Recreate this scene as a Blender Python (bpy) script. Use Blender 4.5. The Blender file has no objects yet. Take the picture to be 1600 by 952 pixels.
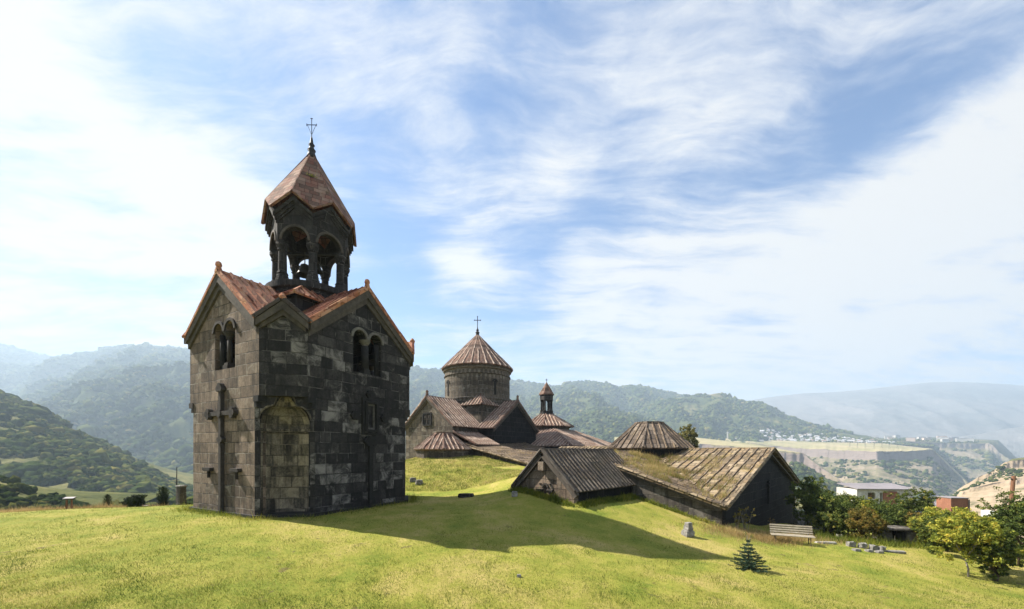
import bpy, bmesh, math, random
import numpy as np
from mathutils import Vector, Matrix
random.seed(7); rng = np.random.default_rng(7)
SC = bpy.context.scene
COL = SC.collection
R = math.radians
F, HZ, CZ = 632.0, 707.0, 3.0            # focal length and horizon of the photograph in its pixels, eye height

# ------------------------------------------------------------------ camera, sky, sun, exposure
cd = bpy.data.cameras.new('camera'); cam = bpy.data.objects.new('camera', cd); COL.objects.link(cam)
cam.location = (0, 0, CZ); cam.rotation_euler = (R(90), 0, 0)
cd.sensor_fit = 'HORIZONTAL'; cd.sensor_width = 36; cd.lens = 36*F/1600
cd.shift_y = (HZ-476)/1600; cd.clip_start = 0.1; cd.clip_end = 60000
SC.camera = cam
SUN_EL, SUN_DIR = R(45.0), Vector((-0.948, 0.318, 0)).normalized()
SUN = Vector((SUN_DIR.x*math.cos(SUN_EL), SUN_DIR.y*math.cos(SUN_EL), math.sin(SUN_EL)))
sl = bpy.data.lights.new('sun', 'SUN'); so = bpy.data.objects.new('sun', sl); COL.objects.link(so)
sl.energy = 5.0; sl.angle = R(0.5); sl.color = (1.0, 0.93, 0.82)
so.rotation_euler = (-SUN).to_track_quat('-Z', 'Y').to_euler(); so.location = (-40, 20, 60)
SC.view_settings.view_transform = 'Standard'; SC.view_settings.look = 'None'
SC.view_settings.gamma = 1; SC.view_settings.use_curve_mapping = False
SC.view_settings.exposure = 1.62
SC.cycles.use_adaptive_sampling = False; SC.cycles.volume_bounces = 0; SC.cycles.max_bounces = 6; SC.cycles.diffuse_bounces = 3
SC.cycles.transparent_max_bounces = 6; SC.cycles.sample_clamp_indirect = 4

class NT:                                              # small helper around a node tree
    def __init__(s, tree): s.t = tree; s.n = tree.nodes; s.l = tree.links
    def new(s, typ, **kw):
        n = s.n.new(typ)
        for k, v in kw.items(): setattr(n, k, v)
        return n
    def link(s, a, b): s.l.new(a, b)
    def put(s, sock, v):
        if hasattr(v, 'is_linked') or isinstance(v, bpy.types.NodeSocket): s.l.new(v, sock)
        elif v is not None:
            if isinstance(v, (tuple, list)) and len(v) == 3 and sock.type == 'RGBA': v = (*v, 1)
            sock.default_value = v
    def math(s, op, a, b=None, c=None, clamp=False):
        n = s.new('ShaderNodeMath', operation=op, use_clamp=clamp)
        for i, v in enumerate((a, b, c)):
            if v is not None: s.put(n.inputs[i], v)
        return n.outputs[0]
    def vec(s, op, a, b=None, scale=None):
        n = s.new('ShaderNodeVectorMath', operation=op); s.put(n.inputs[0], a)
        if b is not None: s.put(n.inputs[1], b)
        if scale is not None: s.put(n.inputs['Scale'], scale)
        return n.outputs['Value'] if op in ('DOT_PRODUCT', 'LENGTH') else n.outputs[0]
    def sep(s, v):
        n = s.new('ShaderNodeSeparateXYZ'); s.put(n.inputs[0], v); return n.outputs
    def comb(s, x, y, z=0.0):
        n = s.new('ShaderNodeCombineXYZ')
        for i, v in enumerate((x, y, z)): s.put(n.inputs[i], v)
        return n.outputs[0]
    def noise(s, v, scale, detail=4, rough=0.55, dist=0.0):
        n = s.new('ShaderNodeTexNoise'); s.put(n.inputs['Vector'], v); n.inputs['Scale'].default_value = scale
        n.inputs['Detail'].default_value = detail; n.inputs['Roughness'].default_value = rough; n.inputs['Distortion'].default_value = dist
        return n.outputs['Fac']
    def white(s, v, dim='2D'):
        n = s.new('ShaderNodeTexWhiteNoise', noise_dimensions=dim); s.put(n.inputs['W' if dim == '1D' else 'Vector'], v); return n.outputs['Value']
    def step(s, v, a, b, lo=0.0, hi=1.0):
        n = s.new('ShaderNodeMapRange', interpolation_type='SMOOTHSTEP'); s.put(n.inputs[0], v)
        for i, q in enumerate((a, b, lo, hi)): n.inputs[i+1].default_value = q
        return n.outputs[0]
    def mix(s, f, a, b, mode='MIX'):
        n = s.new('ShaderNodeMix', data_type='RGBA', blend_type=mode); s.put(n.inputs[0], f); s.put(n.inputs[6], a); s.put(n.inputs[7], b); return n.outputs[2]
    def ramp(s, f, stops):
        n = s.new('ShaderNodeValToRGB'); s.put(n.inputs[0], f); e = n.color_ramp.elements
        while len(e) < len(stops): e.new(0.5)
        for q, (p, c) in zip(e, stops): q.position = p; q.color = (*c, 1)
        return n.outputs[0]
    def scaled(s, v, sc, rot=(0, 0, 0)):
        n = s.new('ShaderNodeMapping'); s.put(n.inputs['Vector'], v); n.inputs['Scale'].default_value = sc; n.inputs['Rotation'].default_value = rot; return n.outputs[0]

def pxdir(px, py): return Vector(((px-800)/F, 1, (HZ-py)/F)).normalized()
def at(px, py, Y): return Vector(((px-800)/F*Y, Y, CZ+(HZ-py)/F*Y))

W = bpy.data.worlds.new('World'); SC.world = W; W.use_nodes = True
w = NT(W.node_tree); w.n.clear()
sky = w.new('ShaderNodeTexSky', sky_type='NISHITA'); sky.sun_disc = False
sky.sun_elevation = SUN_EL; sky.sun_rotation = math.atan2(SUN_DIR.x, SUN_DIR.y)
sky.altitude = 1000; sky.air_density = 1.0; sky.dust_density = 0.6; sky.ozone_density = 2.5
D = w.new('ShaderNodeTexCoord').outputs['Generated']
dx, dy, dz = w.sep(D)
den = w.math('ADD', w.math('MAXIMUM', dz, 0.0), 0.13)
P = w.comb(w.math('DIVIDE', dx, den), w.math('DIVIDE', dy, den))
n_warp = w.new('ShaderNodeTexNoise'); w.put(n_warp.inputs['Vector'], P); n_warp.inputs['Scale'].default_value = 0.9; n_warp.inputs['Detail'].default_value = 4
Pw = w.vec('ADD', P, w.vec('SCALE', w.vec('SUBTRACT', n_warp.outputs['Color'], (0.5, 0.5, 0.5)), scale=0.55))
# fibres of high cirrus, drawn out along the wind
fib = w.noise(w.scaled(Pw, (1.1, 4.2, 1), (0, 0, R(52))), 1.5, 9, 0.60, 0.25)
fine = w.noise(w.scaled(Pw, (2.0, 7.0, 1), (0, 0, R(38))), 3.6, 8, 0.68, 0.2)
puff = w.noise(Pw, 2.6, 9, 0.62, 0.1)
cov = w.math('ADD', w.math('MULTIPLY', fib, 0.75), w.math('ADD', w.math('MULTIPLY', fine, 0.30), w.math('MULTIPLY', puff, 0.55)))
cov = w.math('MULTIPLY_ADD', w.math('SUBTRACT', cov, 0.80), 2.7, 0.57)
# where the sheet of cloud is thick or torn open (direction, spread in degrees, amount)
BLOBS = [(1590, 85, 3.0, -0.26), (1535, 112, 3.0, -0.26), (1480, 138, 3.0, -0.26), (1425, 165, 3.0, -0.26), (1385, 195, 3.0, -0.26), (1340, 215, 3.0, -0.26), (1300, 232, 3.0, -0.26), (1262, 252, 3.0, -0.26), (1215, 265, 3.0, -0.26), (1165, 280, 3.0, -0.26), (1115, 295, 3.0, -0.26), (1065, 302, 3.0, -0.26), (965, 338, 2.3, -0.24), (925, 350, 2.3, -0.24), (885, 362, 2.3, -0.24), (845, 377, 2.3, -0.24), (800, 390, 2.3, -0.24), (830, 85, 4, -0.26), (770, 125, 3.5, -0.2), (880, 65, 4, -0.14), (560, 300, 5, -0.2), (570, 350, 5, -0.18), (600, 450, 6, -0.26), (650, 480, 6, -0.22), (690, 360, 6, -0.12), (470, 350, 3, -0.14), (240, 470, 6, -0.14), (800, 455, 4, -0.22), (840, 480, 3, -0.16), (830, 560, 4, -0.16), (1170, 480, 2.5, -0.12), (410, 130, 6, -0.1), (250, 60, 6, -0.08), (560, 140, 9, -0.04), (1250, 140, 6, -0.05), (660, 545, 4, -0.12), (1560, 260, 7, 0.169), (1420, 350, 8, 0.178), (1250, 420, 9, 0.178), (1080, 480, 8, 0.158), (950, 440, 5, 0.099), (940, 530, 7, 0.149), (1500, 450, 14, 0.149), (1250, 560, 12, 0.149), (1580, 180, 4, 0.24), (60, 240, 10, 0.089), (200, 200, 8, 0.075), (120, 400, 12, 0.089), (300, 330, 7, 0.089), (370, 310, 4, 0.24), (280, 430, 6, 0.075), (100, 520, 8, 0.082), (20, 90, 7, 0.054), (250, 500, 5, 0.054), (730, 416, 2.2, 0.52), (690, 412, 1.8, 0.34), (775, 428, 2.0, 0.34), (905, 395, 2.2, 0.25), (1140, 195, 4, 0.12), (1000, 220, 6, 0.03), (860, 300, 4, 0.14), (30, 110, 3, 0.16), (110, 170, 3, 0.18), (190, 220, 3, 0.18), (270, 260, 3, 0.18), (340, 300, 2.6, 0.2), (390, 330, 2.2, 0.2), (60, 330, 4, 0.12), (330, 400, 3, 0.2), (240, 390, 3, 0.12), (180, 300, 3, -0.1), (90, 230, 3, -0.06), (300, 360, 2.5, -0.08), (1260, 470, 4, -0.05), (1400, 460, 4, 0.08), (1560, 170, 3, 0.16), (1480, 230, 3, 0.16), (1400, 280, 3, 0.14), (1300, 340, 3, 0.12)]
acc = cov
for px, py, s, a in BLOBS:
    d = w.vec('DOT_PRODUCT', D, tuple(pxdir(px, py)))
    e = w.math('EXPONENT', w.math('MULTIPLY', w.math('SUBTRACT', d, 1.0), 1.0/(math.radians(s)**2)))
    acc = w.math('MULTIPLY_ADD', e, a, acc)
amt = w.math('MULTIPLY', w.step(acc, -0.15, 1.12), 1.03, clamp=True)
body = w.noise(Pw, 5.0, 7, 0.6)
cloud_col = w.ramp(w.math('ADD', w.math('MULTIPLY', acc, 0.75), w.math('MULTIPLY', body, 0.4)), [(0.35, (0.74, 0.80, 0.93)), (0.75, (0.90, 0.91, 0.95)), (1.0, (1.0, 0.975, 0.935))])
SKY_S, CLOUD_S = 0.050, 0.295
blue = w.mix(1.0, sky.outputs[0], (0.64, 0.96, 1.20), 'MULTIPLY')
b1 = w.new('ShaderNodeBackground'); w.put(b1.inputs[0], blue); b1.inputs[1].default_value = SKY_S
b2 = w.new('ShaderNodeBackground'); w.put(b2.inputs[0], cloud_col); b2.inputs[1].default_value = CLOUD_S
ms = w.new('ShaderNodeMixShader'); w.put(ms.inputs[0], amt); w.link(b1.outputs[0], ms.inputs[1]); w.link(b2.outputs[0], ms.inputs[2])
wo = w.new('ShaderNodeOutputWorld'); w.link(ms.outputs[0], wo.inputs[0])

# ------------------------------------------------------------------ materials
MATS = {}
def material(name, col=None, rough=0.9, bump=None, bdist=0.05, bstr=0.6, transl=0.0, spec=0.25, metallic=0.0):
    """new material; returns (mat, NT, principled). col/bump are filled in by the caller through sockets."""
    m = bpy.data.materials.new(name); m.use_nodes = True; t = NT(m.node_tree); t.n.clear()
    out = t.new('ShaderNodeOutputMaterial'); p = t.new('ShaderNodeBsdfPrincipled')
    p.inputs['Roughness'].default_value = rough; p.inputs['Specular IOR Level'].default_value = spec; p.inputs['Metallic'].default_value = metallic
    t.link(p.outputs[0], out.inputs[0]); MATS[name] = m; t.out = out
    return m, t, p
def finish(t, p, col, bump=None, dist=0.03, strength=0.7, transl=0.0):
    t.put(p.inputs['Base Color'], col)
    if bump is not None:
        b = t.new('ShaderNodeBump'); b.inputs['Distance'].default_value = dist; b.inputs['Strength'].default_value = strength
        t.put(b.inputs['Height'], bump); t.link(b.outputs[0], p.inputs['Normal'])
    if transl:
        tr = t.new('ShaderNodeBsdfTranslucent'); t.put(tr.inputs[0], col)
        mx = t.new('ShaderNodeMixShader'); mx.inputs[0].default_value = transl
        t.link(p.outputs[0], mx.inputs[1]); t.link(tr.outputs[0], mx.inputs[2]); t.link(mx.outputs[0], t.out.inputs[0])

def ashlar(t, uv, h=0.42, wmin=0.55, wmax=1.15, joint=0.016):
    """squared stones of uneven width in courses; returns (random per stone, second random, 1 in the joint)"""
    u, v, _ = t.sep(uv)
    vv = t.math('DIVIDE', v, h); row = t.math('FLOOR', vv)
    wd = t.math('MULTIPLY_ADD', t.white(row, '1D'), wmax-wmin, wmin)
    uu = t.math('ADD', t.math('DIVIDE', u, wd), t.math('MULTIPLY', t.white(t.math('ADD', row, 71.3), '1D'), 17.0))
    # every second joint slides, so stones differ within a course
    c0 = t.math('FLOOR', uu); slide = t.math('MULTIPLY', t.math('SUBTRACT', t.white(t.comb(t.math('FLOOR', t.math('ADD', uu, 0.5)), row, 3.0), '3D'), 0.5), 0.45)
    uu = t.math('ADD', uu, slide)
    c = t.math('FLOOR', uu); fu = t.math('FRACT', uu); fv = t.math('FRACT', vv)
    du = t.math('MULTIPLY', t.math('MINIMUM', fu, t.math('SUBTRACT', 1.0, fu)), wd)
    dv = t.math('MULTIPLY', t.math('MINIMUM', fv, t.math('SUBTRACT', 1.0, fv)), h)
    dmin = t.math('MINIMUM', du, dv)
    dmin = t.math('ADD', dmin, t.math('MULTIPLY', t.math('SUBTRACT', t.noise(uv, 7, 5, 0.7), 0.5), 0.040))
    jt = t.step(dmin, joint*0.3, joint*1.5, 1.0, 0.0)
    return t.white(t.comb(c, row)), t.white(t.comb(c, row, 9.0), '3D'), jt

def stone_mat(name, dark, mid, light, patches=0.35, soot=0.5, h=0.42, wmin=0.55, wmax=1.15, lichen=(0.42, 0.40, 0.34), lich_amt=0.5, joint_col=(0.03, 0.027, 0.024), moss=0.0):
    m, t, p = material(name, rough=0.93)
    uv = t.new('ShaderNodeUVMap').outputs[0]; ob = t.new('ShaderNodeTexCoord').outputs['Object']
    r1, r2, jt = ashlar(t, uv, h, wmin, wmax)
    big = t.noise(ob, 0.55, 6, 0.6, 0.4); grain = t.noise(ob, 14, 8, 0.72); med = t.noise(ob, 2.3, 6, 0.65, 0.3)
    tone = t.math('ADD', t.math('MULTIPLY', r1, 0.22), t.math('ADD', t.math('MULTIPLY', grain, 0.56), t.math('ADD', t.math('MULTIPLY', med, 0.42), t.math('MULTIPLY', t.noise(uv, 4.5, 8, 0.78), 0.18))))
    col = t.ramp(tone, [(0.48, dark), (0.68, mid), (0.92, light)])
    pit = t.step(t.noise(ob, 26, 3, 0.6), 0.62, 0.74); col = t.mix(t.math('MULTIPLY', pit, 0.6), col, tuple(0.45*c for c in dark))
    # soot and rain streaks running down
    st = t.noise(t.scaled(uv, (2.6, 0.32, 1)), 1.0, 7, 0.65, 0.5)
    sm = t.math('MULTIPLY', t.step(t.math('ADD', t.math('MULTIPLY', st, 0.7), t.math('MULTIPLY', big, 0.5)), 0.52, 0.72), soot)
    col = t.mix(sm, col, tuple(0.32*c for c in dark))
    # pale lichen and lime bloom in blotches, more on some stones
    lm = t.math('MULTIPLY', t.step(t.math('ADD', t.math('MULTIPLY', t.noise(ob, 1.5, 9, 0.72, 0.6), 0.75), t.math('MULTIPLY', r2, patches)), 0.56, 0.76), lich_amt)
    col = t.mix(lm, col, lichen)
    if moss:
        mm = t.math('MULTIPLY', t.step(t.noise(ob, 0.9, 8, 0.7), 0.58, 0.72), moss); col = t.mix(mm, col, (0.13, 0.12, 0.025))
    rim = t.math('MULTIPLY', t.step(t.noise(ob, 1.1, 4), 0.45, 0.62), jt)
    col = t.mix(t.math('MULTIPLY', jt, 0.85), col, joint_col)
    col = t.mix(t.math('MULTIPLY', rim, 0.55), col, lichen)       # some joints are pointed with pale lime
    hgt = t.math('ADD', t.math('MULTIPLY', t.math('SUBTRACT', 1.0, jt), 0.55), t.math('ADD', t.math('MULTIPLY', grain, 0.45), t.math('ADD', t.math('MULTIPLY', r2, 0.35), t.math('MULTIPLY', med, 0.35))))
    finish(t, p, col, hgt, 0.06, 1.0)
    return m
def tile_mat(name, cols, accent, acc_amt=0.35, moss=0.25, course=0.55, mosscol=(0.16, 0.13, 0.03), pale=0.0, joint=0.014):
    m, t, p = material(name, rough=0.95)
    uv = t.new('ShaderNodeUVMap').outputs[0]; ob = t.new('ShaderNodeTexCoord').outputs['Object']
    r1, r2, jt = ashlar(t, uv, course, 0.35, 0.7, joint)
    grain = t.noise(ob, 9, 8, 0.72); med = t.noise(ob, 1.4, 6, 0.65, 0.3)
    tone = t.math('ADD', t.math('MULTIPLY', r1, 0.45), t.math('ADD', t.math('MULTIPLY', grain, 0.4), t.math('MULTIPLY', med, 0.3)))
    col = t.ramp(tone, [(0.3, cols[0]), (0.58, cols[1]), (0.9, cols[2])])
    col = t.mix(t.math('MULTIPLY', t.step(t.math('ADD', t.noise(t.scaled(uv, (1.0, 0.35, 1)), 1.7, 6, 0.7), t.math('MULTIPLY', r2, 0.22)), 0.55, 0.75), acc_amt), col, accent)
    if pale: col = t.mix(t.math('MULTIPLY', t.step(t.noise(ob, 3.2, 8, 0.75), 0.55, 0.68), pale), col, (0.40, 0.36, 0.30))
    col = t.mix(t.math('MULTIPLY', t.step(t.noise(ob, 0.8, 9, 0.75, 0.4), 0.52, 0.68), moss), col, mosscol)
    col = t.mix(t.math('MULTIPLY', jt, 0.75), col, tuple(0.2*c for c in cols[0]))
    hgt = t.math('ADD', t.math('MULTIPLY', t.math('SUBTRACT', 1.0, jt), 0.6), t.math('ADD', t.math('MULTIPLY', grain, 0.5), t.math('MULTIPLY', r2, 0.5)))
    finish(t, p, col, hgt, 0.05, 0.8)
    return m
def plain_mat(name, c0, c1, scale=6, rough=0.85, bump=0.02, metallic=0.0, stretch=(1, 1, 1), spec=0.25):
    m, t, p = material(name, rough=rough, metallic=metallic, spec=spec)
    ob = t.new('ShaderNodeTexCoord').outputs['Object']; v = t.scaled(ob, stretch)
    n1 = t.noise(v, scale, 7, 0.68); n2 = t.noise(v, scale*0.17, 4)
    col = t.ramp(t.math('ADD', t.math('MULTIPLY', n1, 0.65), t.math('MULTIPLY', n2, 0.35)), [(0.34, c0), (0.66, c1)])
    finish(t, p, col, n1, bump, 0.6); return m
def leaf_mat(name, stops, transl=0.35, wood=False):
    m, t, p = material(name, rough=1.0 if wood else 0.7, spec=0.0 if wood else 0.2)
    a = t.new('ShaderNodeAttribute', attribute_name='rnd').outputs['Fac']
    if wood:
        g = t.new('ShaderNodeNewGeometry').outputs['Position']; n1 = t.noise(g, 0.9, 5, 0.75); n2 = t.noise(g, 0.22, 3)
        col = t.ramp(t.math('ADD', t.math('MULTIPLY', a, 0.7), t.math('MULTIPLY', n1, 0.3)), stops)
        finish(t, p, col, t.math('ADD', n1, n2), 2.2, 1.0); return m
    finish(t, p, t.ramp(a, stops), transl=transl); return m

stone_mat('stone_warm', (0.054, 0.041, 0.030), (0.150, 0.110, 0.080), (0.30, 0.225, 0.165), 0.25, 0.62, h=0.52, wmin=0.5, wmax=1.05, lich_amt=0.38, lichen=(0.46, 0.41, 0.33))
stone_mat('stone_sooty_shade', (0.011, 0.0102, 0.0100), (0.028, 0.0255, 0.0245), (0.082, 0.074, 0.069), 0.30, 0.60, h=0.52, wmin=0.55, wmax=1.15, lich_amt=0.82, lichen=(0.26, 0.24, 0.22), joint_col=(0.014, 0.013, 0.012))  # soot stains, darkened further to carry the shade of the unlit faces
stone_mat('stone_niche', (0.036, 0.031, 0.025), (0.17, 0.145, 0.108), (0.36, 0.30, 0.215), 0.3, 0.9, h=0.52, wmin=0.5, wmax=0.9, lich_amt=0.6, lichen=(0.34, 0.285, 0.20), moss=0.12)
stone_mat('stone_belfry', (0.014, 0.0125, 0.012), (0.030, 0.027, 0.025), (0.07, 0.064, 0.06), 0.2, 0.5, h=0.5, lich_amt=0.3, lichen=(0.22, 0.20, 0.18))
stone_mat('stone_church', (0.045, 0.036, 0.028), (0.105, 0.085, 0.065), (0.22, 0.18, 0.135), 0.25, 0.6, h=0.5, lich_amt=0.4)
stone_mat('stone_black_shade', (0.004, 0.004, 0.004), (0.008, 0.0078, 0.0075), (0.022, 0.021, 0.020), 0.2, 0.6, h=0.6, wmin=0.6, wmax=1.1, lich_amt=0.16, lichen=(0.09, 0.088, 0.082))  # near-black copy; shade of walls turned from the sun is in its colour
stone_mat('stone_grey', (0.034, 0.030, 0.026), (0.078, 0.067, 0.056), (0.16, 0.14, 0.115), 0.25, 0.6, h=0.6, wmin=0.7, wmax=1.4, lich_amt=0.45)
tile_mat('tile_red', ((0.16, 0.055, 0.03), (0.36, 0.13, 0.066), (0.50, 0.25, 0.14)), (0.50, 0.34, 0.23), 0.5, 0.4, mosscol=(0.30, 0.22, 0.03))
tile_mat('tile_belfry', ((0.09, 0.055, 0.042), (0.19, 0.12, 0.09), (0.30, 0.20, 0.15)), (0.22, 0.07, 0.045), 0.5, 0.35, course=0.32)
tile_mat('tile_church', ((0.055, 0.034, 0.027), (0.125, 0.082, 0.064), (0.23, 0.165, 0.13)), (0.19, 0.085, 0.055), 0.5, 0.12, pale=0.35)
tile_mat('tile_hall', ((0.075, 0.058, 0.040), (0.175, 0.135, 0.088), (0.31, 0.245, 0.165)), (0.19, 0.12, 0.06), 0.45, 0.5, mosscol=(0.26, 0.18, 0.045), course=0.62, joint=0.034)
tile_mat('tile_lantern', ((0.055, 0.043, 0.034), (0.125, 0.098, 0.078), (0.22, 0.18, 0.14)), (0.14, 0.095, 0.06), 0.4, 0.15, course=0.6, joint=0.028)
tile_mat('rib_red', ((0.08, 0.026, 0.017), (0.18, 0.06, 0.035), (0.30, 0.12, 0.07)), (0.34, 0.20, 0.13), 0.35, 0.2, mosscol=(0.30, 0.22, 0.03))
tile_mat('rib_church', ((0.18, 0.13, 0.10), (0.36, 0.27, 0.215), (0.54, 0.43, 0.355)), (0.24, 0.12, 0.08), 0.4, 0.06, pale=0.3)
tile_mat('rib_hall', ((0.05, 0.037, 0.028), (0.13, 0.10, 0.075), (0.26, 0.20, 0.15)), (0.15, 0.10, 0.05), 0.35, 0.4, mosscol=(0.26, 0.18, 0.045))
tile_mat('rib_dark', ((0.04, 0.034, 0.028), (0.09, 0.077, 0.065), (0.20, 0.17, 0.14)), (0.12, 0.085, 0.055), 0.4, 0.15)
tile_mat('tile_dark', ((0.03, 0.025, 0.021), (0.065, 0.055, 0.048), (0.12, 0.10, 0.088)), (0.09, 0.06, 0.04), 0.4, 0.25, mosscol=(0.10, 0.10, 0.03))
plain_mat('carved_stone', (0.02, 0.017, 0.015), (0.06, 0.05, 0.042), 7)
plain_mat('carved_dark', (0.008, 0.0078, 0.0075), (0.028, 0.026, 0.024), 7)  # darker carved stone for frames, shafts, plinth and crosses
plain_mat('cornice_stone', (0.035, 0.03, 0.025), (0.11, 0.092, 0.075), 4)
plain_mat('pale_stone', (0.20, 0.19, 0.17), (0.38, 0.36, 0.33), 5)
plain_mat('mid_stone', (0.06, 0.056, 0.05), (0.20, 0.185, 0.16), 6)
plain_mat('rock', (0.085, 0.080, 0.072), (0.30, 0.285, 0.26), 5, bump=0.06)
plain_mat('iron', (0.012, 0.012, 0.014), (0.035, 0.033, 0.033), 9, rough=0.6)
plain_mat('bronze', (0.025, 0.022, 0.016), (0.07, 0.06, 0.04), 5, rough=0.5, metallic=0.7)
plain_mat('bark', (0.035, 0.026, 0.018), (0.11, 0.085, 0.06), 12, stretch=(1, 1, 0.3))
plain_mat('pale_bark', (0.12, 0.105, 0.085), (0.30, 0.27, 0.22), 12, stretch=(1, 1, 0.3))
plain_mat('bench_paint', (0.20, 0.17, 0.125), (0.42, 0.37, 0.29), 8, rough=0.6)
plain_mat('white_wall', (0.26, 0.25, 0.23), (0.60, 0.58, 0.55), 1.6)
plain_mat('brick', (0.17, 0.07, 0.042), (0.29, 0.135, 0.085), 5)
plain_mat('sheet_roof', (0.14, 0.13, 0.14), (0.24, 0.22, 0.23), 2, rough=0.6)
plain_mat('white_sheet', (0.62, 0.62, 0.62), (0.80, 0.80, 0.79), 3, rough=0.6)
plain_mat('dark_inside', (0.008, 0.008, 0.008), (0.018, 0.017, 0.016), 3)  # near-black slabs that stand in for the unlit depth of church windows
plain_mat('rust_pole', (0.10, 0.045, 0.025), (0.22, 0.11, 0.065), 6, stretch=(1, 1, 0.2))
plain_mat('panel_white', (0.55, 0.56, 0.56), (0.75, 0.76, 0.76), 3, rough=0.5)
plain_mat('town_wall', (0.36, 0.34, 0.31), (0.58, 0.55, 0.51), 0.05)
plain_mat('town_pink', (0.48, 0.36, 0.29), (0.62, 0.48, 0.40), 0.05)
plain_mat('town_roof', (0.30, 0.30, 0.31), (0.52, 0.52, 0.53), 0.05)
plain_mat('town_rust', (0.26, 0.17, 0.13), (0.36, 0.24, 0.19), 0.05)
leaf_mat('leaf_dark', [(0.0, (0.026, 0.045, 0.012)), (0.45, (0.078, 0.112, 0.023)), (0.8, (0.16, 0.19, 0.036)), (1.0, (0.26, 0.235, 0.048))])
leaf_mat('leaf_mid', [(0.0, (0.03, 0.05, 0.012)), (0.5, (0.085, 0.115, 0.022)), (0.85, (0.17, 0.185, 0.035)), (1.0, (0.28, 0.22, 0.04))])
leaf_mat('leaf_yellow', [(0.0, (0.08, 0.11, 0.018)), (0.4, (0.22, 0.25, 0.035)), (0.8, (0.41, 0.38, 0.06)), (1.0, (0.55, 0.42, 0.06))], 0.45)
leaf_mat('leaf_autumn', [(0.0, (0.05, 0.055, 0.015)), (0.4, (0.13, 0.12, 0.025)), (0.75, (0.24, 0.17, 0.035)), (1.0, (0.34, 0.18, 0.04))], 0.4)
leaf_mat('leaf_poplar', [(0.0, (0.06, 0.065, 0.02)), (0.6, (0.18, 0.17, 0.05)), (1.0, (0.34, 0.27, 0.09))])
leaf_mat('needle_blue', [(0.0, (0.015, 0.035, 0.022)), (0.6, (0.04, 0.075, 0.045)), (1.0, (0.10, 0.15, 0.085))], 0.15)
leaf_mat('needle_dark', [(0.0, (0.010, 0.020, 0.008)), (0.6, (0.028, 0.045, 0.016)), (1.0, (0.07, 0.09, 0.03))], 0.15)
leaf_mat('dry_grass', [(0.0, (0.13, 0.085, 0.03)), (0.5, (0.30, 0.21, 0.085)), (1.0, (0.46, 0.35, 0.17))], 0.4)
leaf_mat('grass_blade', [(0.0, (0.028, 0.052, 0.010)), (0.3, (0.088, 0.13, 0.018)), (0.55, (0.175, 0.20, 0.032)), (0.8, (0.33, 0.285, 0.085)), (1.0, (0.47, 0.38, 0.17))], 0.4)
leaf_mat('weed', [(0.0, (0.035, 0.06, 0.008)), (0.5, (0.13, 0.16, 0.016)), (1.0, (0.30, 0.27, 0.04))], 0.4)
leaf_mat('wood_crown', [(0.15, (0.018, 0.032, 0.011)), (0.45, (0.048, 0.070, 0.019)), (0.68, (0.11, 0.12, 0.032)), (0.9, (0.21, 0.17, 0.06))], 0.0, True)

def lawn_mat():
    m, t, p = material('lawn', rough=0.95, spec=0.1)
    g = t.new('ShaderNodeNewGeometry').outputs['Position']
    big = t.noise(g, 0.16, 6, 0.6, 0.5); med = t.noise(g, 0.9, 7, 0.68, 0.3); fine = t.noise(g, 11, 6, 0.75)
    f = t.math('ADD', t.math('MULTIPLY', big, 0.55), t.math('ADD', t.math('MULTIPLY', med, 0.35), t.math('MULTIPLY', fine, 0.30)))
    col = t.ramp(f, [(0.40, (0.058, 0.092, 0.012)), (0.50, (0.135, 0.17, 0.024)), (0.60, (0.23, 0.225, 0.042)), (0.72, (0.35, 0.28, 0.10))])
    soil = t.step(t.math('ADD', t.noise(g, 1.9, 6, 0.7), t.math('MULTIPLY', t.noise(g, 0.25, 3), 0.35)), 0.80, 0.88); col = t.mix(t.math('MULTIPLY', soil, 0.75), col, (0.11, 0.08, 0.045))
    # far from the lawn the ground is rough pasture
    ln = t.vec('LENGTH', t.vec('MULTIPLY', g, (1, 1, 0)))
    far = t.step(ln, 48, 95)
    past = t.ramp(t.noise(g, 0.035, 8, 0.65), [(0.35, (0.045, 0.06, 0.018)), (0.5, (0.10, 0.11, 0.03)), (0.65, (0.20, 0.17, 0.075))])
    col = t.mix(far, col, past)
    finish(t, p, col, t.math('ADD', fine, t.math('MULTIPLY', t.noise(g, 40, 4, 0.8), 0.6)), 0.05, 0.8)
lawn_mat()
def hill_mat(name, stops, rock=None, scale=0.006, bscale=0.05, bdist=6.0, rocky=0.55):
    m, t, p = material(name, rough=1.0, spec=0.05)
    g = t.new('ShaderNodeNewGeometry'); pos = g.outputs['Position']
    n1 = t.noise(pos, scale, 9, 0.68, 0.4); n2 = t.noise(pos, bscale, 6, 0.7)
    col = t.ramp(t.math('ADD', t.math('MULTIPLY', n1, 0.62), t.math('MULTIPLY', n2, 0.38)), stops)
    if rock:
        nz = t.sep(g.outputs['True Normal'])[2]
        strata = t.noise(t.scaled(pos, (0.35, 0.35, 3.0)), bscale, 6, 0.7)
        rc = t.mix(strata, tuple(0.55*c for c in rock), tuple(1.35*c for c in rock))
        col = t.mix(t.step(t.math('ADD', nz, t.math('MULTIPLY', t.math('SUBTRACT', n2, 0.5), 0.35)), rocky-0.12, rocky+0.12, 1.0, 0.0), col, rc)
    finish(t, p, col, n2, bdist, 0.9); return m
hill_mat('forest_hill', [(0.36, (0.020, 0.032, 0.012)), (0.50, (0.045, 0.060, 0.018)), (0.62, (0.085, 0.09, 0.03)), (0.74, (0.15, 0.12, 0.05))], None, 0.004, 0.03, 10)
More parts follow.
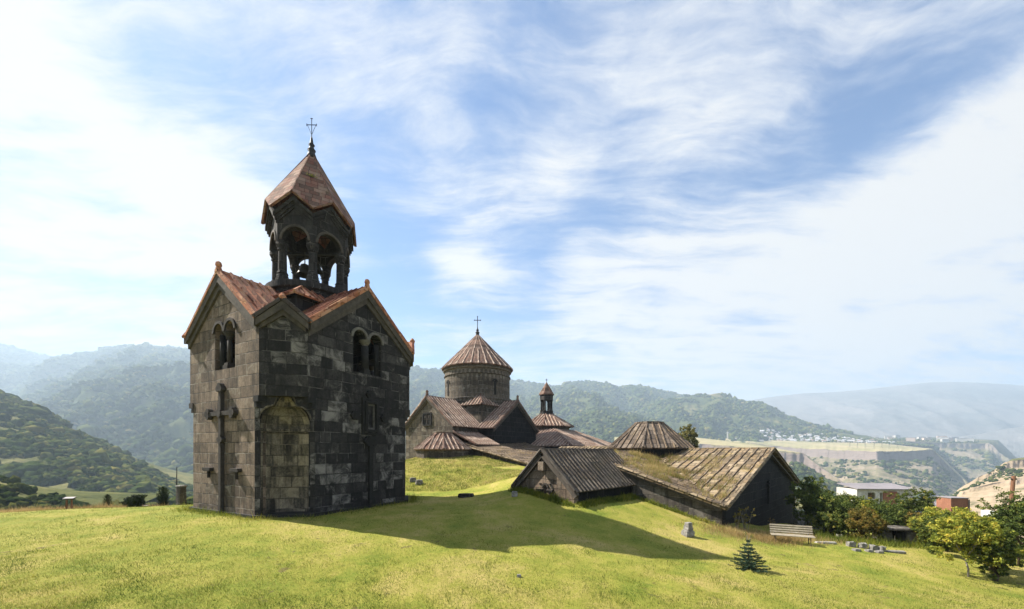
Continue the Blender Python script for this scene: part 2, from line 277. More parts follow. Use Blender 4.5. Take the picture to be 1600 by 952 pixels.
hill_mat('near_hill', [(0.36, (0.030, 0.042, 0.014)), (0.50, (0.085, 0.09, 0.028)), (0.62, (0.17, 0.15, 0.06)), (0.74, (0.24, 0.20, 0.10))], None, 0.015, 0.12, 2.0)
hill_mat('peak_hill', [(0.38, (0.030, 0.042, 0.016)), (0.50, (0.055, 0.068, 0.022)), (0.58, (0.15, 0.13, 0.06)), (0.74, (0.28, 0.20, 0.12))], None, 0.005, 0.03, 8)
hill_mat('canyon', [(0.36, (0.05, 0.06, 0.025)), (0.46, (0.13, 0.12, 0.06)), (0.55, (0.22, 0.18, 0.125)), (0.72, (0.31, 0.25, 0.19))], (0.21, 0.17, 0.15), 0.010, 0.05, 4)
hill_mat('field', [(0.36, (0.13, 0.14, 0.05)), (0.5, (0.29, 0.255, 0.135)), (0.66, (0.40, 0.32, 0.20))], None, 0.004, 0.05, 0.3)
hill_mat('dry_cliff', [(0.36, (0.06, 0.07, 0.025)), (0.46, (0.26, 0.20, 0.13)), (0.62, (0.36, 0.28, 0.19))], (0.34, 0.27, 0.21), 0.03, 0.12, 1.5, 0.45)
hill_mat('pale_mountain', [(0.4, (0.11, 0.115, 0.11)), (0.6, (0.20, 0.185, 0.175))], None, 0.0012, 0.008, 10)  # lightened and greyed, so part of the haze is in the colour

# ------------------------------------------------------------------ object helpers
def tag(o, label=None, cat=None, group=None, kind=None):
    if label: o['label'] = label
    if cat: o['category'] = cat
    if group: o['group'] = group
    if kind: o['kind'] = kind
    return o
def thing(name, loc=(0, 0, 0), rz=0.0, label=None, cat=None, group=None):
    o = bpy.data.objects.new(name, None); COL.objects.link(o); o.empty_display_size = 0.3
    o.location = loc; o.rotation_euler = (0, 0, rz); return tag(o, label, cat, group)
def link_mesh(name, me, mat, parent=None, smooth=False):
    o = bpy.data.objects.new(name, me); COL.objects.link(o)
    if mat: me.materials.append(MATS[mat])
    if smooth: me.polygons.foreach_set('use_smooth', [True]*len(me.polygons))
    if parent: o.parent = parent
    return o
def dup(root, loc, rz=0.0, scale=1.0, label=None, group=None):
    r = root.copy(); COL.objects.link(r); r.location = loc; r.rotation_euler = (0, 0, rz); r.scale = (scale,)*3
    if label: r['label'] = label
    if group: r['group'] = group
    for ch in list(root.children):
        c = ch.copy(); COL.objects.link(c); c.parent = r
        for g in list(ch.children):
            d = g.copy(); COL.objects.link(d); d.parent = c
    return r
def auto_uv(me):
    uvl = me.uv_layers.new(name='UVMap'); n = len(me.loops)
    if not n: return
    co = np.empty(len(me.vertices)*3); me.vertices.foreach_get('co', co); co = co.reshape(-1, 3)
    lv = np.empty(n, dtype=np.int32); me.loops.foreach_get('vertex_index', lv)
    npoly = len(me.polygons); nor = np.empty(npoly*3); me.polygons.foreach_get('normal', nor); nor = nor.reshape(-1, 3)
    lt = np.empty(npoly, dtype=np.int32); me.polygons.foreach_get('loop_total', lt)
    ln = np.repeat(nor, lt, axis=0)
    t = np.stack([-ln[:, 1], ln[:, 0], np.zeros(n)], 1); L = np.linalg.norm(t, axis=1)
    flat = L < 0.03; t[flat] = (1, 0, 0); L[flat] = 1; t /= L[:, None]
    b = np.cross(ln, t); p = co[lv]
    uv = np.stack([(p*t).sum(1), (p*b).sum(1)], 1) + 100
    uvl.data.foreach_set('uv', uv.astype(np.float32).ravel())
class MB:
    """collects faces of one part"""
    def __init__(s): s.v = []; s.f = []; s.rib = None
    def add(s, vs, fs):
        k = len(s.v); s.v += [tuple(x) for x in vs]; s.f += [tuple(i+k for i in q) for q in fs]; return s
    def box(s, c, size, rz=0.0, tilt=None, taper=1.0):
        x, y, z = (q/2 for q in size); M = Matrix.Rotation(rz, 3, 'Z')
        if tilt is not None: M = M @ tilt
        vs = []
        for dz in (-z, z):
            k = taper if dz > 0 else 1.0
            for dx, dy in ((-x, -y), (x, -y), (x, y), (-x, y)): vs.append(Vector(c)+M @ Vector((dx*k, dy*k, dz)))
        return s.add(vs, [(3, 2, 1, 0), (4, 5, 6, 7), (0, 1, 5, 4), (1, 2, 6, 5), (2, 3, 7, 6), (3, 0, 4, 7)])
    def bar(s, a, b, w, h, up=(0, 0, 1), lift=0.0):
        a, b = Vector(a), Vector(b); d = (b-a).normalized(); u = Vector(up); u = (u-d*u.dot(d)).normalized(); t = d.cross(u)
        vs = []
        for p in (a, b):
            for i, j in ((-1, 0), (1, 0), (.55, 1), (-.55, 1)): vs.append(p+t*(w/2*i)+u*(lift+h*j))
        return s.add(vs, [(3, 2, 1, 0), (4, 5, 6, 7), (0, 1, 5, 4), (1, 2, 6, 5), (2, 3, 7, 6), (3, 0, 4, 7)])
    def tube(s, pts, rad, n=8, cap=True):
        pts = [Vector(p) for p in pts]; vs = []; fs = []
        for i, p in enumerate(pts):
            d = (pts[min(i+1, len(pts)-1)]-pts[max(i-1, 0)]).normalized(); a = Vector((1, 0, 0)) if abs(d.x) < .8 else Vector((0, 1, 0))
            t = d.cross(a).normalized(); b = d.cross(t); r = rad[i] if isinstance(rad, (list, tuple)) else rad
            for k in range(n): vs.append(p+(t*math.cos(2*math.pi*k/n)+b*math.sin(2*math.pi*k/n))*r)
        for i in range(len(pts)-1):
            for k in range(n): fs.append((i*n+k, (i+1)*n+k, (i+1)*n+(k+1) % n, i*n+(k+1) % n))
        if cap: fs += [tuple(range(n)), tuple(range(len(vs)-1, len(vs)-n-1, -1))]
        return s.add(vs, fs)
    def lathe(s, prof, n=24, c=(0, 0), ph=0.0, closed=True):
        """prof: (radius, z) from bottom to top"""
        vs = []; fs = []
        for r, z in prof:
            for k in range(n): a = ph+2*math.pi*k/n; vs.append((c[0]+r*math.cos(a), c[1]+r*math.sin(a), z))
        for i in range(len(prof)-1):
            for k in range(n): fs.append((i*n+k, i*n+(k+1) % n, (i+1)*n+(k+1) % n, (i+1)*n+k))
        if closed: fs += [tuple(range(n-1, -1, -1)), tuple(range(len(vs)-n, len(vs)))]
        return s.add(vs, fs)
    def prism(s, poly, z0, z1):
        n = len(poly); vs = [(x, y, z0) for x, y in poly]+[(x, y, z1) for x, y in poly]
        return s.add(vs, [tuple(range(n-1, -1, -1)), tuple(range(n, 2*n))]+[(k, (k+1) % n, n+(k+1) % n, n+k) for k in range(n)])
    def extrude(s, outline, M, t):
        """outline in (s, z); M maps (s, depth, z) to part space, thickness t goes inward (+depth)"""
        n = len(outline); vs = [M @ Vector((a, 0, b)) for a, b in outline]+[M @ Vector((a, t, b)) for a, b in outline]
        return s.add(vs, [tuple(range(n)), tuple(range(2*n-1, n-1, -1))]+[((k+1) % n, k, n+k, n+(k+1) % n) for k in range(n)])
    def panel(s, outline, holes, M, t):
        """wall panel with real openings (filled as a 2D curve)"""
        cu = bpy.data.curves.new('tmp', 'CURVE'); cu.dimensions = '2D'; cu.fill_mode = 'BOTH'; cu.extrude = t/2
        for loop in [outline]+holes:
            sp = cu.splines.new('POLY'); sp.points.add(len(loop)-1); sp.use_cyclic_u = True
            for q, (a, b) in zip(sp.points, loop): q.co = (a, b, 0, 1)
        ob = bpy.data.objects.new('tmp', cu); me = ob.to_mesh()
        bmx = bmesh.new(); bmx.from_mesh(me); bmesh.ops.remove_doubles(bmx, verts=bmx.verts, dist=1e-4); bmesh.ops.recalc_face_normals(bmx, faces=bmx.faces)
        vs = [M @ Vector((v.co.x, t/2-v.co.z, v.co.y)) for v in bmx.verts]; fs = [tuple(v.index for v in f.verts) for f in bmx.faces]
        bmx.free(); ob.to_mesh_clear(); bpy.data.objects.remove(ob); bpy.data.curves.remove(cu)
        return s.add(vs, fs)
    def roof(s, poly, thick=0.14, spacing=0.5, rw=0.13, rh=0.09, over=0.0, ribs=True, jit=0.02, phase=0.5):
        """one roof slope: a slab with raised cover-tile ribs running down it"""
        poly = [Vector(p) for p in poly]; n = Vector((0, 0, 0))
        for i in range(len(poly)): n += (poly[i]-poly[0]).cross(poly[(i+1) % len(poly)]-poly[0])
        n.normalize()
        if n.z < 0: n = -n; poly.reverse()
        k = len(poly); vs = [p+n*thick for p in poly]+list(poly)
        s.add(vs, [tuple(range(k)), tuple(range(2*k-1, k-1, -1))]+[(i, k+i, k+(i+1) % k, (i+1) % k) for i in range(k)])
        if not ribs: return s
        if s.rib is None: s.rib = MB()
        d = Vector((n.x*n.z, n.y*n.z, -(n.x**2+n.y**2))).normalized(); t = n.cross(d); o = poly[0]
        ts = [(p-o).dot(t) for p in poly]; ds = [(p-o).dot(d) for p in poly]; c = min(ts)+spacing*phase*0.6
        while c < max(ts):
            hit = []
            for i in range(k):
                j = (i+1) % k
                if (ts[i]-c)*(ts[j]-c) < 0: q = (c-ts[i])/(ts[j]-ts[i]); hit.append(ds[i]+q*(ds[j]-ds[i]))
            if len(hit) >= 2 and max(hit)-min(hit) > 0.25:
                a, b = min(hit), max(hit); x = c+random.uniform(-jit, jit)
                m = max(1, int((b-a)/1.1)); prev = a
                for q in range(m):                              # the rib is a row of cover tiles, each a touch out of line
                    nx = a+(b-a)*(q+1)/m; dl = random.uniform(-jit, jit)
                    s.rib.bar(o+t*(x+dl)+d*prev, o+t*(x+dl*0.6+random.uniform(-jit, jit)*0.6)+d*(nx+(0.04 if q == m-1 else 0.03)), rw*random.uniform(.85, 1.1), rh*random.uniform(.85, 1.15), n, thick-0.01)
                    prev = nx
            c += spacing*random.uniform(0.94, 1.06)
        return s
    def build(s, name, mat, parent=None, smooth=False, uv=True, fix=False):
        me = bpy.data.meshes.new(name); me.from_pydata(s.v, [], s.f); me.update()
        if fix:
            b = bmesh.new(); b.from_mesh(me); bmesh.ops.recalc_face_normals(b, faces=b.faces); b.to_mesh(me); b.free()
        if uv: auto_uv(me)
        o = link_mesh(name, me, mat, parent, smooth)
        if s.rib and s.rib.v: s.rib.build('cover_tiles', RIBS.get(mat, mat), o)
        return o
RIBS = {'tile_red': 'rib_red', 'tile_church': 'rib_church', 'tile_hall': 'rib_hall', 'tile_dark': 'rib_dark', 'tile_lantern': 'rib_hall'}
def np_mesh(name, V, Fc, mat, parent=None, rnd=None, smooth=False):
    """big mesh from arrays: V (n,3), Fc (m,k)"""
    me = bpy.data.meshes.new(name); m, k = Fc.shape
    me.vertices.add(len(V)); me.vertices.foreach_set('co', np.asarray(V, dtype=np.float32).ravel())
    me.loops.add(m*k); me.loops.foreach_set('vertex_index', np.asarray(Fc, dtype=np.int32).ravel())
    me.polygons.add(m); me.polygons.foreach_set('loop_start', np.arange(0, m*k, k, dtype=np.int32))
    if smooth: me.polygons.foreach_set('use_smooth', np.ones(m, dtype=bool))
    me.update(calc_edges=True)
    if rnd is not None:
        a = me.attributes.new('rnd', 'FLOAT', 'POINT'); a.data.foreach_set('value', np.asarray(rnd, dtype=np.float32))
    return link_mesh(name, me, mat, parent)

# ------------------------------------------------------------------ noise for terrain
_perm = np.random.default_rng(3).permutation(512); _gr = np.random.default_rng(4).normal(size=(512, 2)); _gr /= np.linalg.norm(_gr, axis=1)[:, None]
def pnoise(x, y):
    xi = np.floor(x).astype(int); yi = np.floor(y).astype(int); xf = x-xi; yf = y-yi
    u = xf*xf*xf*(xf*(xf*6-15)+10); v = yf*yf*yf*(yf*(yf*6-15)+10)
    def g(i, j, a, b): q = _gr[(_perm[i & 511]+j) & 511]; return q[..., 0]*a+q[..., 1]*b
    return ((1-u)*(1-v)*g(xi, yi, xf, yf)+u*(1-v)*g(xi+1, yi, xf-1, yf)+(1-u)*v*g(xi, yi+1, xf, yf-1)+u*v*g(xi+1, yi+1, xf-1, yf-1))*1.5
def fbm(x, y, o=5, ridged=False):
    s = 0; a = 1.0; tot = 0
    for k in range(o):
        n = pnoise(x*2**k+17.3*k, y*2**k-9.1*k); n = 1-2*np.abs(n) if ridged else n; s = s+a*n; tot += a; a *= 0.5
    return s/tot

# ------------------------------------------------------------------ the ground
TU, TV, TC, TS = Vector((.874, -.486, 0)), Vector((.486, .874, 0)), Vector((-11.96, 24.15, 0)), 4.82   # bell tower axes, centre, half side
HP, HQ, HK = Vector((.69, .727, 0)).normalized(), Vector((-.727, .69, 0)).normalized(), Vector((12.2, 23.5, 0))   # the hall: along its right gable, along its left gable, near corner
CA, CB, CC = Vector((-.58, -.815, 0)).normalized(), Vector((.815, -.58, 0)).normalized(), Vector((-4.7, 55.1, 0))  # church: left arm, right arm, centre
GP = [(-16.8, 21.3, 0), (-11.9, 18.6, -.02), (-9.3, 19, -.05), (-6, 24, -.02), (-12, 31, -.1), (-7, 28, 0), (0, 10.6, -1.1), (-6, 10.5, -.9), (-13, 10, -.6), (-20, 10, -.6), (0, 2, -1.4), (-20, 2, -.9), (20, 2, -2.6), (9, 12, -1.6), (16, 13, -2.2), (22, 13, -2.6),
      (-5.4, 17.4, -.22), (-1.5, 15.3, -.55), (3, 16.2, -.9), (7, 17.3, -1.25), (14, 19.8, -1.85), (-14, 14, -.3), (-25, 14, -.3), (-25, 20, -.04), (-22, 22, -.06), (-19, 24, -.12), (-26, 25.5, -.75), (-32, 23, -.9), (-24, 29, -1.7), (-30, 33, -4.2), (-21, 33, -1.6), (-40, 40, -8.5), (-25, 45, -5.5), (-38, 20, -.8), (-48, 25, -5), (-60, 45, -12),
      (-5, 13.5, -.65), (14, 20.8, -1.88), (12.2, 23.2, -1.3), (9.2, 21, -1.1), (3.45, 22.3, .12), (.25, 25.2, .72), (-1.5, 22, .1), (0, 20.5, -.25), (5.6, 20, -.75), (8.06, 27.1, .06), (10.2, 25.1, -.65), (6.7, 24.9, .0), (5.6, 27.3, .5),
      (-2, 23.5, .0), (-5, 26.5, -.02), (-3, 27, .1), (-4.8, 30, .2), (-2, 29, .4), (0, 29, .95), (.5, 32, 1.4), (-4.5, 34, 1.0), (-6.8, 42, 2.6), (-9.5, 40, 2.2), (-9, 34, .8), (-4, 41, 2.45), (-2.4, 41, 2.25), (-.6, 38.5, 1.6), (1.2, 38, 1.5), (-3, 37, 1.7), (-11, 46, 2.4), (-14, 52, 1), (-4, 50, 2.3), (5, 48, 1.5), (0, 60, 1.5), (-5, 70, 0), (4, 36, 1.4),
      (18, 20.5, -2.05), (23, 22, -2.4), (18.5, 29.7, -2.5), (16.5, 24, -1.9), (23, 33, -3.2), (28.5, 40, -4.3), (28, 24, -2.9), (34, 28, -3.6), (20, 16, -2.5), (28, 14, -2.9), (36, 40, -5.2), (40, 58, -6.6), (55, 58, -7.4), (42, 26, -3.8), (50, 40, -6.4), (17, 40, -.8), (20, 52, -4), (9, 48, 1.2), (10, 62, -2), (25, 70, -8), (0, 90, -10), (45, 80, -14), (-30, 70, -14), (-60, 20, -6), (-80, 50, -16), (70, 30, -7.5), (80, 60, -14), (60, 10, -4.5), (-60, 0, -3.5)]
_gp = np.array(GP, dtype=float)
def _tps():
    n = len(_gp); d = np.linalg.norm(_gp[:, None, :2]-_gp[None, :, :2], axis=2); K = np.where(d > 0, d*d*np.log(d+1e-9), 0)+np.eye(n)*0.6
    Pm = np.c_[np.ones(n), _gp[:, :2]]; A = np.block([[K, Pm], [Pm.T, np.zeros((3, 3))]]); return np.linalg.solve(A, np.r_[_gp[:, 2], 0, 0, 0])
_tw = _tps()
def ground(x, y):
    x = np.asarray(x, dtype=float); y = np.asarray(y, dtype=float); sh = x.shape; x = x.ravel(); y = y.ravel(); z = np.empty_like(x)
    for s in range(0, len(x), 40000):
        X, Y = x[s:s+40000], y[s:s+40000]; d = np.hypot(X[:, None]-_gp[None, :, 0], Y[:, None]-_gp[None, :, 1])
        z[s:s+40000] = np.where(d > 0, d*d*np.log(d+1e-9), 0) @ _tw[:-3]+_tw[-3]+_tw[-2]*X+_tw[-1]*Y
    r = np.hypot(x, y); th = np.degrees(np.arctan2(x, np.maximum(y, 1e-3)*1.0+np.where(y < 0, y*2, 0)))
    lr = np.log(np.maximum(r, 1.0)); kr = np.log([60, 100, 220, 400, 800, 3000, 30000])
    zl = np.interp(lr, kr, [-9, -12, -19, -42, -95, -170, -260]); zr = np.interp(lr, kr, [-9, -24, -70, -130, -220, -270, -270])
    k = np.clip((th+10)/30, 0, 1); k = k*k*(3-2*k); zf = zl*(1-k)+zr*k+fbm(x/40, y/40, 4)*np.clip(r/60-1, 0, 3)
    b = np.clip((r-62)/30, 0, 1); b = b*b*(3-2*b); z = z*(1-b)+zf*b
    z = z+fbm(x/3.1, y/3.1, 3)*0.06*(1-b)+fbm(x/0.7+5, y/0.7, 2)*0.018*(1-b)
    return z.reshape(sh)
def gz(x, y): return float(ground(np.array([x]), np.array([y]))[0])
def gat(px, Y): x = (px-800)/F*Y; return Vector((x, Y, gz(x, Y)))
def gpx(px, py, y0=5.0, y1=70.0):
    """where the ray through a pixel meets the ground"""
    Y = np.arange(y0, y1, 0.05); x = (px-800)/F*Y; z = CZ+(HZ-py)/F*Y; h = z-ground(x, Y); i = np.argmax(h < 0)
    return Vector((x[i], Y[i], ground(x[i:i+1], Y[i:i+1])[0]))
rr = np.r_[np.linspace(1.5, 70, 300), np.exp(np.linspace(np.log(71), np.log(8500), 110))]
tt = np.radians(np.r_[np.linspace(-62, 62, 420), np.linspace(65, 295, 60)])
Rg, Tg = np.meshgrid(rr, tt, indexing='ij'); gx = Rg*np.sin(Tg); gy = Rg*np.cos(Tg); gzv = ground(gx, gy)
nr, nt = Rg.shape; idx = np.arange(nr*nt).reshape(nr, nt); nxt = np.roll(idx, -1, axis=1)
quads = np.stack([idx[:-1], nxt[:-1], nxt[1:], idx[1:]], -1).reshape(-1, 4)[:, ::-1]
c0 = np.r_[idx[0]][None, :]
g_o = np_mesh('ground', np.stack([gx, gy, gzv], -1).reshape(-1, 3), quads, 'lawn', smooth=True); tag(g_o, 'lawn of short yellow green grass around the old stone buildings', 'ground', kind='structure')

# ------------------------------------------------------------------ hills
class Hill:
    """a hill whose crest stands at a real distance; front slope towards us, a top or back slope behind it"""
    def __init__(s, name, label, sky, Yr, foot_py, Yf, mat, amp=0.06, freq=6.0, prof=1.15, cliff=0.0, top=None, nx=240, nt=70, crest=1.5, seed=0.0, gul=1.0):
        px = np.linspace(sky[0][0], sky[-1][0], nx); py = np.interp(px, *zip(*sky))
        py = py+fbm(px/22.0+seed, px*0+seed, 4)*crest
        Y1 = np.interp(px, *zip(*Yr)) if isinstance(Yr, list) else np.full(nx, float(Yr)); Y0 = np.interp(px, *zip(*Yf)) if isinstance(Yf, list) else np.full(nx, float(Yf))
        fp = np.interp(px, *zip(*foot_py)) if isinstance(foot_py, list) else np.full(nx, float(foot_py))
        t = np.linspace(0, 1, nt); T, I = np.meshgrid(t, np.arange(nx), indexing='ij')
        zr = CZ+(HZ-py)/F*Y1; zf = CZ+(HZ-fp)/F*Y0
        if cliff:
            tc = 0.93; body = np.where(T < tc, (T/tc)**prof*(1-cliff), 1-cliff+cliff*np.clip((T-tc)/(1-tc), 0, 1)); tY = np.where(T < tc, T/tc*0.985, 0.985+0.015*(T-tc)/(1-tc))
        else: body = T**prof; tY = T
        Y = Y0[I]+(Y1-Y0)[I]*tY; X = (px[I]-800)/F*Y; Z = zf[I]+(zr-zf)[I]*body
        H = (zr-zf)[I]; sc = freq/np.median(Y1); env = np.sin(np.pi*np.clip(T, 0, 1)**0.9)
        nz = fbm(X*sc+seed, Y*sc*0.45-seed, 6, ridged=True)*gul
        Z = Z+np.abs(H)*amp*env*nz+np.abs(H)*amp*0.25*env*fbm(X*sc*5, Y*sc*5, 4)
        if cliff: Y = Y+np.where(T >= tc, 1, 0)*0+(np.median(Y1)*0.012)*fbm(px[I]/17.0+seed, T*1.5, 5)*np.clip((T-0.8)/0.2, 0, 1)*(T < 0.999)
        s.grid = (px, t, X, Y, Z); s.nfront = nt
        if top:
            ty = np.interp(px, *zip(*top[0])); tb = float(top[1]); kb = np.linspace(0, 1, 14)[1:]
            Tb, Ib = np.meshgrid(kb, np.arange(nx), indexing='ij'); Yb = Y[-1][Ib]+(tb-Y[-1][Ib])*Tb; pyb = py[Ib]+(ty-py)[Ib]*Tb**0.8
            Xb = (px[Ib]-800)/F*Yb; Zb = CZ+(HZ-pyb)/F*Yb
            s.top = (px, kb, Xb, Yb, Zb)
            Xd, Yd, Zd = Xb[-1:]*1.15, Yb[-1:]*1.15, Zb[-1:]-abs(0.2*np.median(H))
            me_top = (np.vstack([X[-1:], Xb, Xd]), np.vstack([Y[-1:], Yb, Yd]), np.vstack([Z[-1:], Zb, Zd]))
        else:
            kb = np.array([0.15, 0.5, 1.0]); Tb, Ib = np.meshgrid(kb, np.arange(nx), indexing='ij'); Yb = Y1[Ib]+(Y1-Y0)[Ib]*0.6*Tb; Xb = (px[Ib]-800)/F*Y1[Ib]+(px[Ib]-800)/F*0.2*(Y1-Y0)[Ib]*Tb; Zb = zr[Ib]-H[0][Ib]*(0.9*Tb)
            X, Y, Z = np.vstack([X, Xb]), np.vstack([Y, Yb]), np.vstack([Z, Zb]); me_top = None
        def sheet(nm, X, Y, Z, mt):
            a, b = X.shape; ix = np.arange(a*b).reshape(a, b); q = np.stack([ix[:-1, :-1], ix[:-1, 1:], ix[1:, 1:], ix[1:, :-1]], -1).reshape(-1, 4)
            return np_mesh(nm, np.stack([X, Y, Z], -1).reshape(-1, 3), q, mt, smooth=True)
        s.ob = tag(sheet(name, X, Y, Z, mat), label, kind='structure')
        if me_top is not None: s.ob_top = tag(sheet(top[2], *me_top, top[3]), top[4], kind='structure')
    def pos(s, px, t, top=False):
        P, T, X, Y, Z = s.top if top else s.grid
        fi = np.interp(px, P, np.arange(len(P))); ft = np.interp(t, T, np.arange(len(T))); i = np.minimum(fi.astype(int), len(P)-2); j = np.minimum(ft.astype(int), len(T)-2); a = (fi-i)[:, None]; b = (ft-j)[:, None]
        def q(j, i): return np.stack([X[j, i], Y[j, i], Z[j, i]], -1)
        return (1-a)*(1-b)*q(j, i)+a*(1-b)*q(j, i+1)+(1-a)*b*q(j+1, i)+a*b*q(j+1, i+1)
def ico(sub):
    b = bmesh.new(); bmesh.ops.create_icosphere(b, subdivisions=sub, radius=1.0); v = np.array([q.co[:] for q in b.verts]); f = np.array([[w.index for w in q.verts] for q in b.faces]); b.free(); return v, f
ICO = {1: ico(1), 2: ico(2)}
def crowns(P, size, sub=1, flat=0.85, jit=0.24, sink=0.3):
    """many tree crowns as one mesh: P (n,3) ground points"""
    v, f = ICO[sub]; n = len(P); sz = size*rng.lognormal(0, 0.35, n)
    V = v[None]*(1+rng.normal(0, jit, (n, len(v), 1))); V = V*sz[:, None, None]*np.array([1, 1, flat])
    V = V*(1+rng.uniform(-.25, .25, (n, 1, 3))); V += P[:, None, :]+np.array([0, 0, 1])*(sz*(flat-sink))[:, None, None]
    Fc = (f[None]+(np.arange(n)*len(v))[:, None, None]).reshape(-1, 3)
    r = np.clip(rng.normal(0.45, 0.22, n)[:, None]+rng.normal(0, .09, (n, len(v))), 0, 1)
    return V.reshape(-1, 3), Fc, r.ravel()
def forest(name, label, P, size, sub=1, **k):
    V, Fc, r = crowns(P, size, sub, **k); o = np_mesh(name, V, Fc, 'wood_crown', rnd=r, smooth=(sub > 1)); return tag(o, label, 'woodland', kind='stuff')
def wooded(h, n, p0, p1, t0, t1, dens=None):
    px = rng.uniform(p0, p1, n); t = rng.uniform(t0, t1, n); P = h.pos(px, t)
    if dens: m = fbm(P[:, 0]*dens[0], P[:, 1]*dens[0], 3) > dens[1]; P = P[m]
    return P
hA = Hill('mountain', 'far hazy forested mountain at the left edge', [(-140, 548), (-60, 542), (0, 538), (30, 546), (60, 554), (88, 560), (150, 577), (220, 600)], 3900, 720, 1700, 'forest_hill', 0.14, 9, seed=1)
hC = Hill('mountain', 'long blue forested mountain behind the bell tower', [(30, 590), (88, 560), (140, 551), (174, 543), (190, 540), (240, 543), (290, 546), (420, 552), (540, 566), (650, 577), (690, 581), (730, 588), (800, 596), (840, 601), (870, 605), (905, 597), (925, 597), (950, 603), (975, 607), (1000, 604), (1040, 611), (1100, 625), (1180, 650), (1240, 680)], 3300, 730, 1500, 'forest_hill', 0.30, 7, nx=420, nt=90, seed=5)
hB = Hill('hill', 'forested spur with a bright crest left of the bell tower', [(-60, 655), (0, 640), (39, 622), (89, 601), (124, 589), (174, 575), (240, 567), (300, 566), (420, 600), (560, 640), (700, 690)], [(-60, 1900), (300, 2300), (700, 2000)], 745, 900, 'forest_hill', 0.25, 7, nx=300, nt=90, seed=9)
hE = Hill('hill', 'green wooded foothill behind the small belfry', [(760, 660), (820, 650), (880, 655), (905, 645), (935, 635), (960, 640), (1000, 650), (1040, 662), (1090, 680)], 2000, 730, 1100, 'forest_hill', 0.22, 8, seed=13)
hD = Hill('hill', 'small sunlit wooded hill beside the bell tower', [(170, 760), (230, 717), (260, 700), (290, 688), (330, 676), (420, 665), (560, 690), (640, 720)], 1150, 775, 700, 'forest_hill', 0.14, 8, seed=17)
hN = Hill('hill', 'near wooded hillside sloping down from the left edge', [(-160, 560), (-60, 592), (0, 616), (60, 640), (110, 668), (150, 688), (190, 712), (230, 735), (270, 756), (300, 768), (340, 785)], [(-160, 640), (0, 600), (340, 430)], [(-160, 790), (340, 800)], 255, 'near_hill', 0.12, 9, nx=260, nt=110, crest=2.0, seed=21)
hK = Hill('hill', 'low terraced hillock with dark shrubs at the left edge', [(-140, 735), (-40, 744), (0, 750), (25, 757), (60, 770), (95, 780), (140, 795), (180, 806)], 120, 830, 75, 'near_hill', 0.10, 9, nx=120, nt=60, crest=3.0, seed=25)
hF = Hill('mountain', 'wooded peak above the town on the plateau', [(960, 655), (1000, 640), (1040, 626), (1070, 620), (1090, 617), (1110, 617), (1124, 614), (1134, 618), (1150, 623), (1170, 627), (1190, 630), (1205, 637), (1250, 657), (1300, 671), (1340, 679), (1400, 689), (1460, 697)], 2500, [(960, 700), (1200, 692), (1300, 691), (1460, 698)], 1950, 'peak_hill', 0.28, 8, nx=320, nt=80, seed=29)
hI = Hill('mountain', 'very pale far mountain on the right horizon', [(1040, 640), (1165, 627), (1200, 621), (1250, 615), (1300, 613), (1340, 610), (1400, 603), (1450, 598), (1490, 597), (1530, 598), (1560, 600), (1620, 604), (1700, 612), (1800, 620)], 5000, 725, 3000, 'pale_mountain', 0.10, 6, crest=0.8, nx=200, seed=33)
hJ = Hill('hill', 'hazy dry hills beyond the canyon on the right', [(1420, 700), (1480, 685), (1520, 680), (1560, 673), (1600, 666), (1680, 655), (1760, 650)], 3300, 800, 2100, 'pale_mountain', 0.12, 9, seed=37)
hT = Hill('canyon_slope', 'shaded canyon side below the town', [(1330, 700), (1400, 690), (1440, 691), (1500, 693), (1545, 693), (1553, 697), (1562, 708), (1576, 718), (1600, 745), (1640, 790)], [(1330, 2150), (1540, 2150), (1640, 1900)], 850, 1200, 'canyon', 0.13, 12, prof=1.3, cliff=0.10, nx=240, nt=80, crest=1.0, seed=41,
          top=([(1330, 686), (1440, 683), (1560, 688), (1640, 765)], 2600, 'plateau', 'peak_hill', 'town plateau above the canyon'))
hG = Hill('canyon_slope', 'rocky canyon wall with shrubs below the pale field', [(1100, 690), (1180, 693), (1212, 697), (1240, 700), (1300, 703), (1370, 706), (1420, 705), (1447, 703), (1457, 702), (1470, 716), (1500, 745), (1540, 780), (1600, 830)], [(1100, 1900), (1212, 1750), (1370, 1400), (1430, 1450), (1470, 1550), (1600, 1200)], [(1100, 860), (1600, 900)], [(1100, 800), (1600, 640)], 'canyon', 0.12, 12, prof=1.25, cliff=0.18, nx=420, nt=110, crest=2.4, seed=45,
          top=([(1100, 682), (1200, 688), (1300, 691), (1380, 693), (1457, 701.5), (1600, 829)], 1960, 'field', 'field', 'pale yellow green field on the plateau top'))
hH = Hill('canyon_slope', 'nearer dark bluff wooded below, behind the hall roof', [(960, 690), (1040, 690), (1090, 693), (1160, 699), (1212, 705), (1248, 707), (1256, 709), (1264, 717), (1280, 728), (1300, 742), (1330, 764), (1350, 778), (1400, 815)], [(960, 1250), (1212, 1000), (1256, 980), (1400, 760)], 900, 380, 'canyon', 0.10, 10, prof=1.2, cliff=0.22, nx=260, nt=90, crest=1.2, seed=49,
          top=([(960, 683), (1090, 684), (1180, 694), (1256, 708.5), (1400, 814)], 1400, 'field', 'field', 'dry pale field on top of the nearer bluff'))
hR = Hill('canyon_slope', 'dry rocky cliff face at the right edge', [(1470, 790), (1497, 765), (1530, 745), (1545, 739), (1556, 733), (1568, 724), (1582, 720), (1620, 716), (1700, 705), (1780, 700)], [(1470, 620), (1780, 560)], 860, 300, 'dry_cliff', 0.10, 14, prof=1.1, cliff=0.2, nx=200, nt=90, crest=1.6, seed=53,
          top=([(1470, 789), (1556, 732), (1582, 717), (1780, 694)], 760, 'bluff_top', 'near_hill', 'grassy top of the dry cliff'))
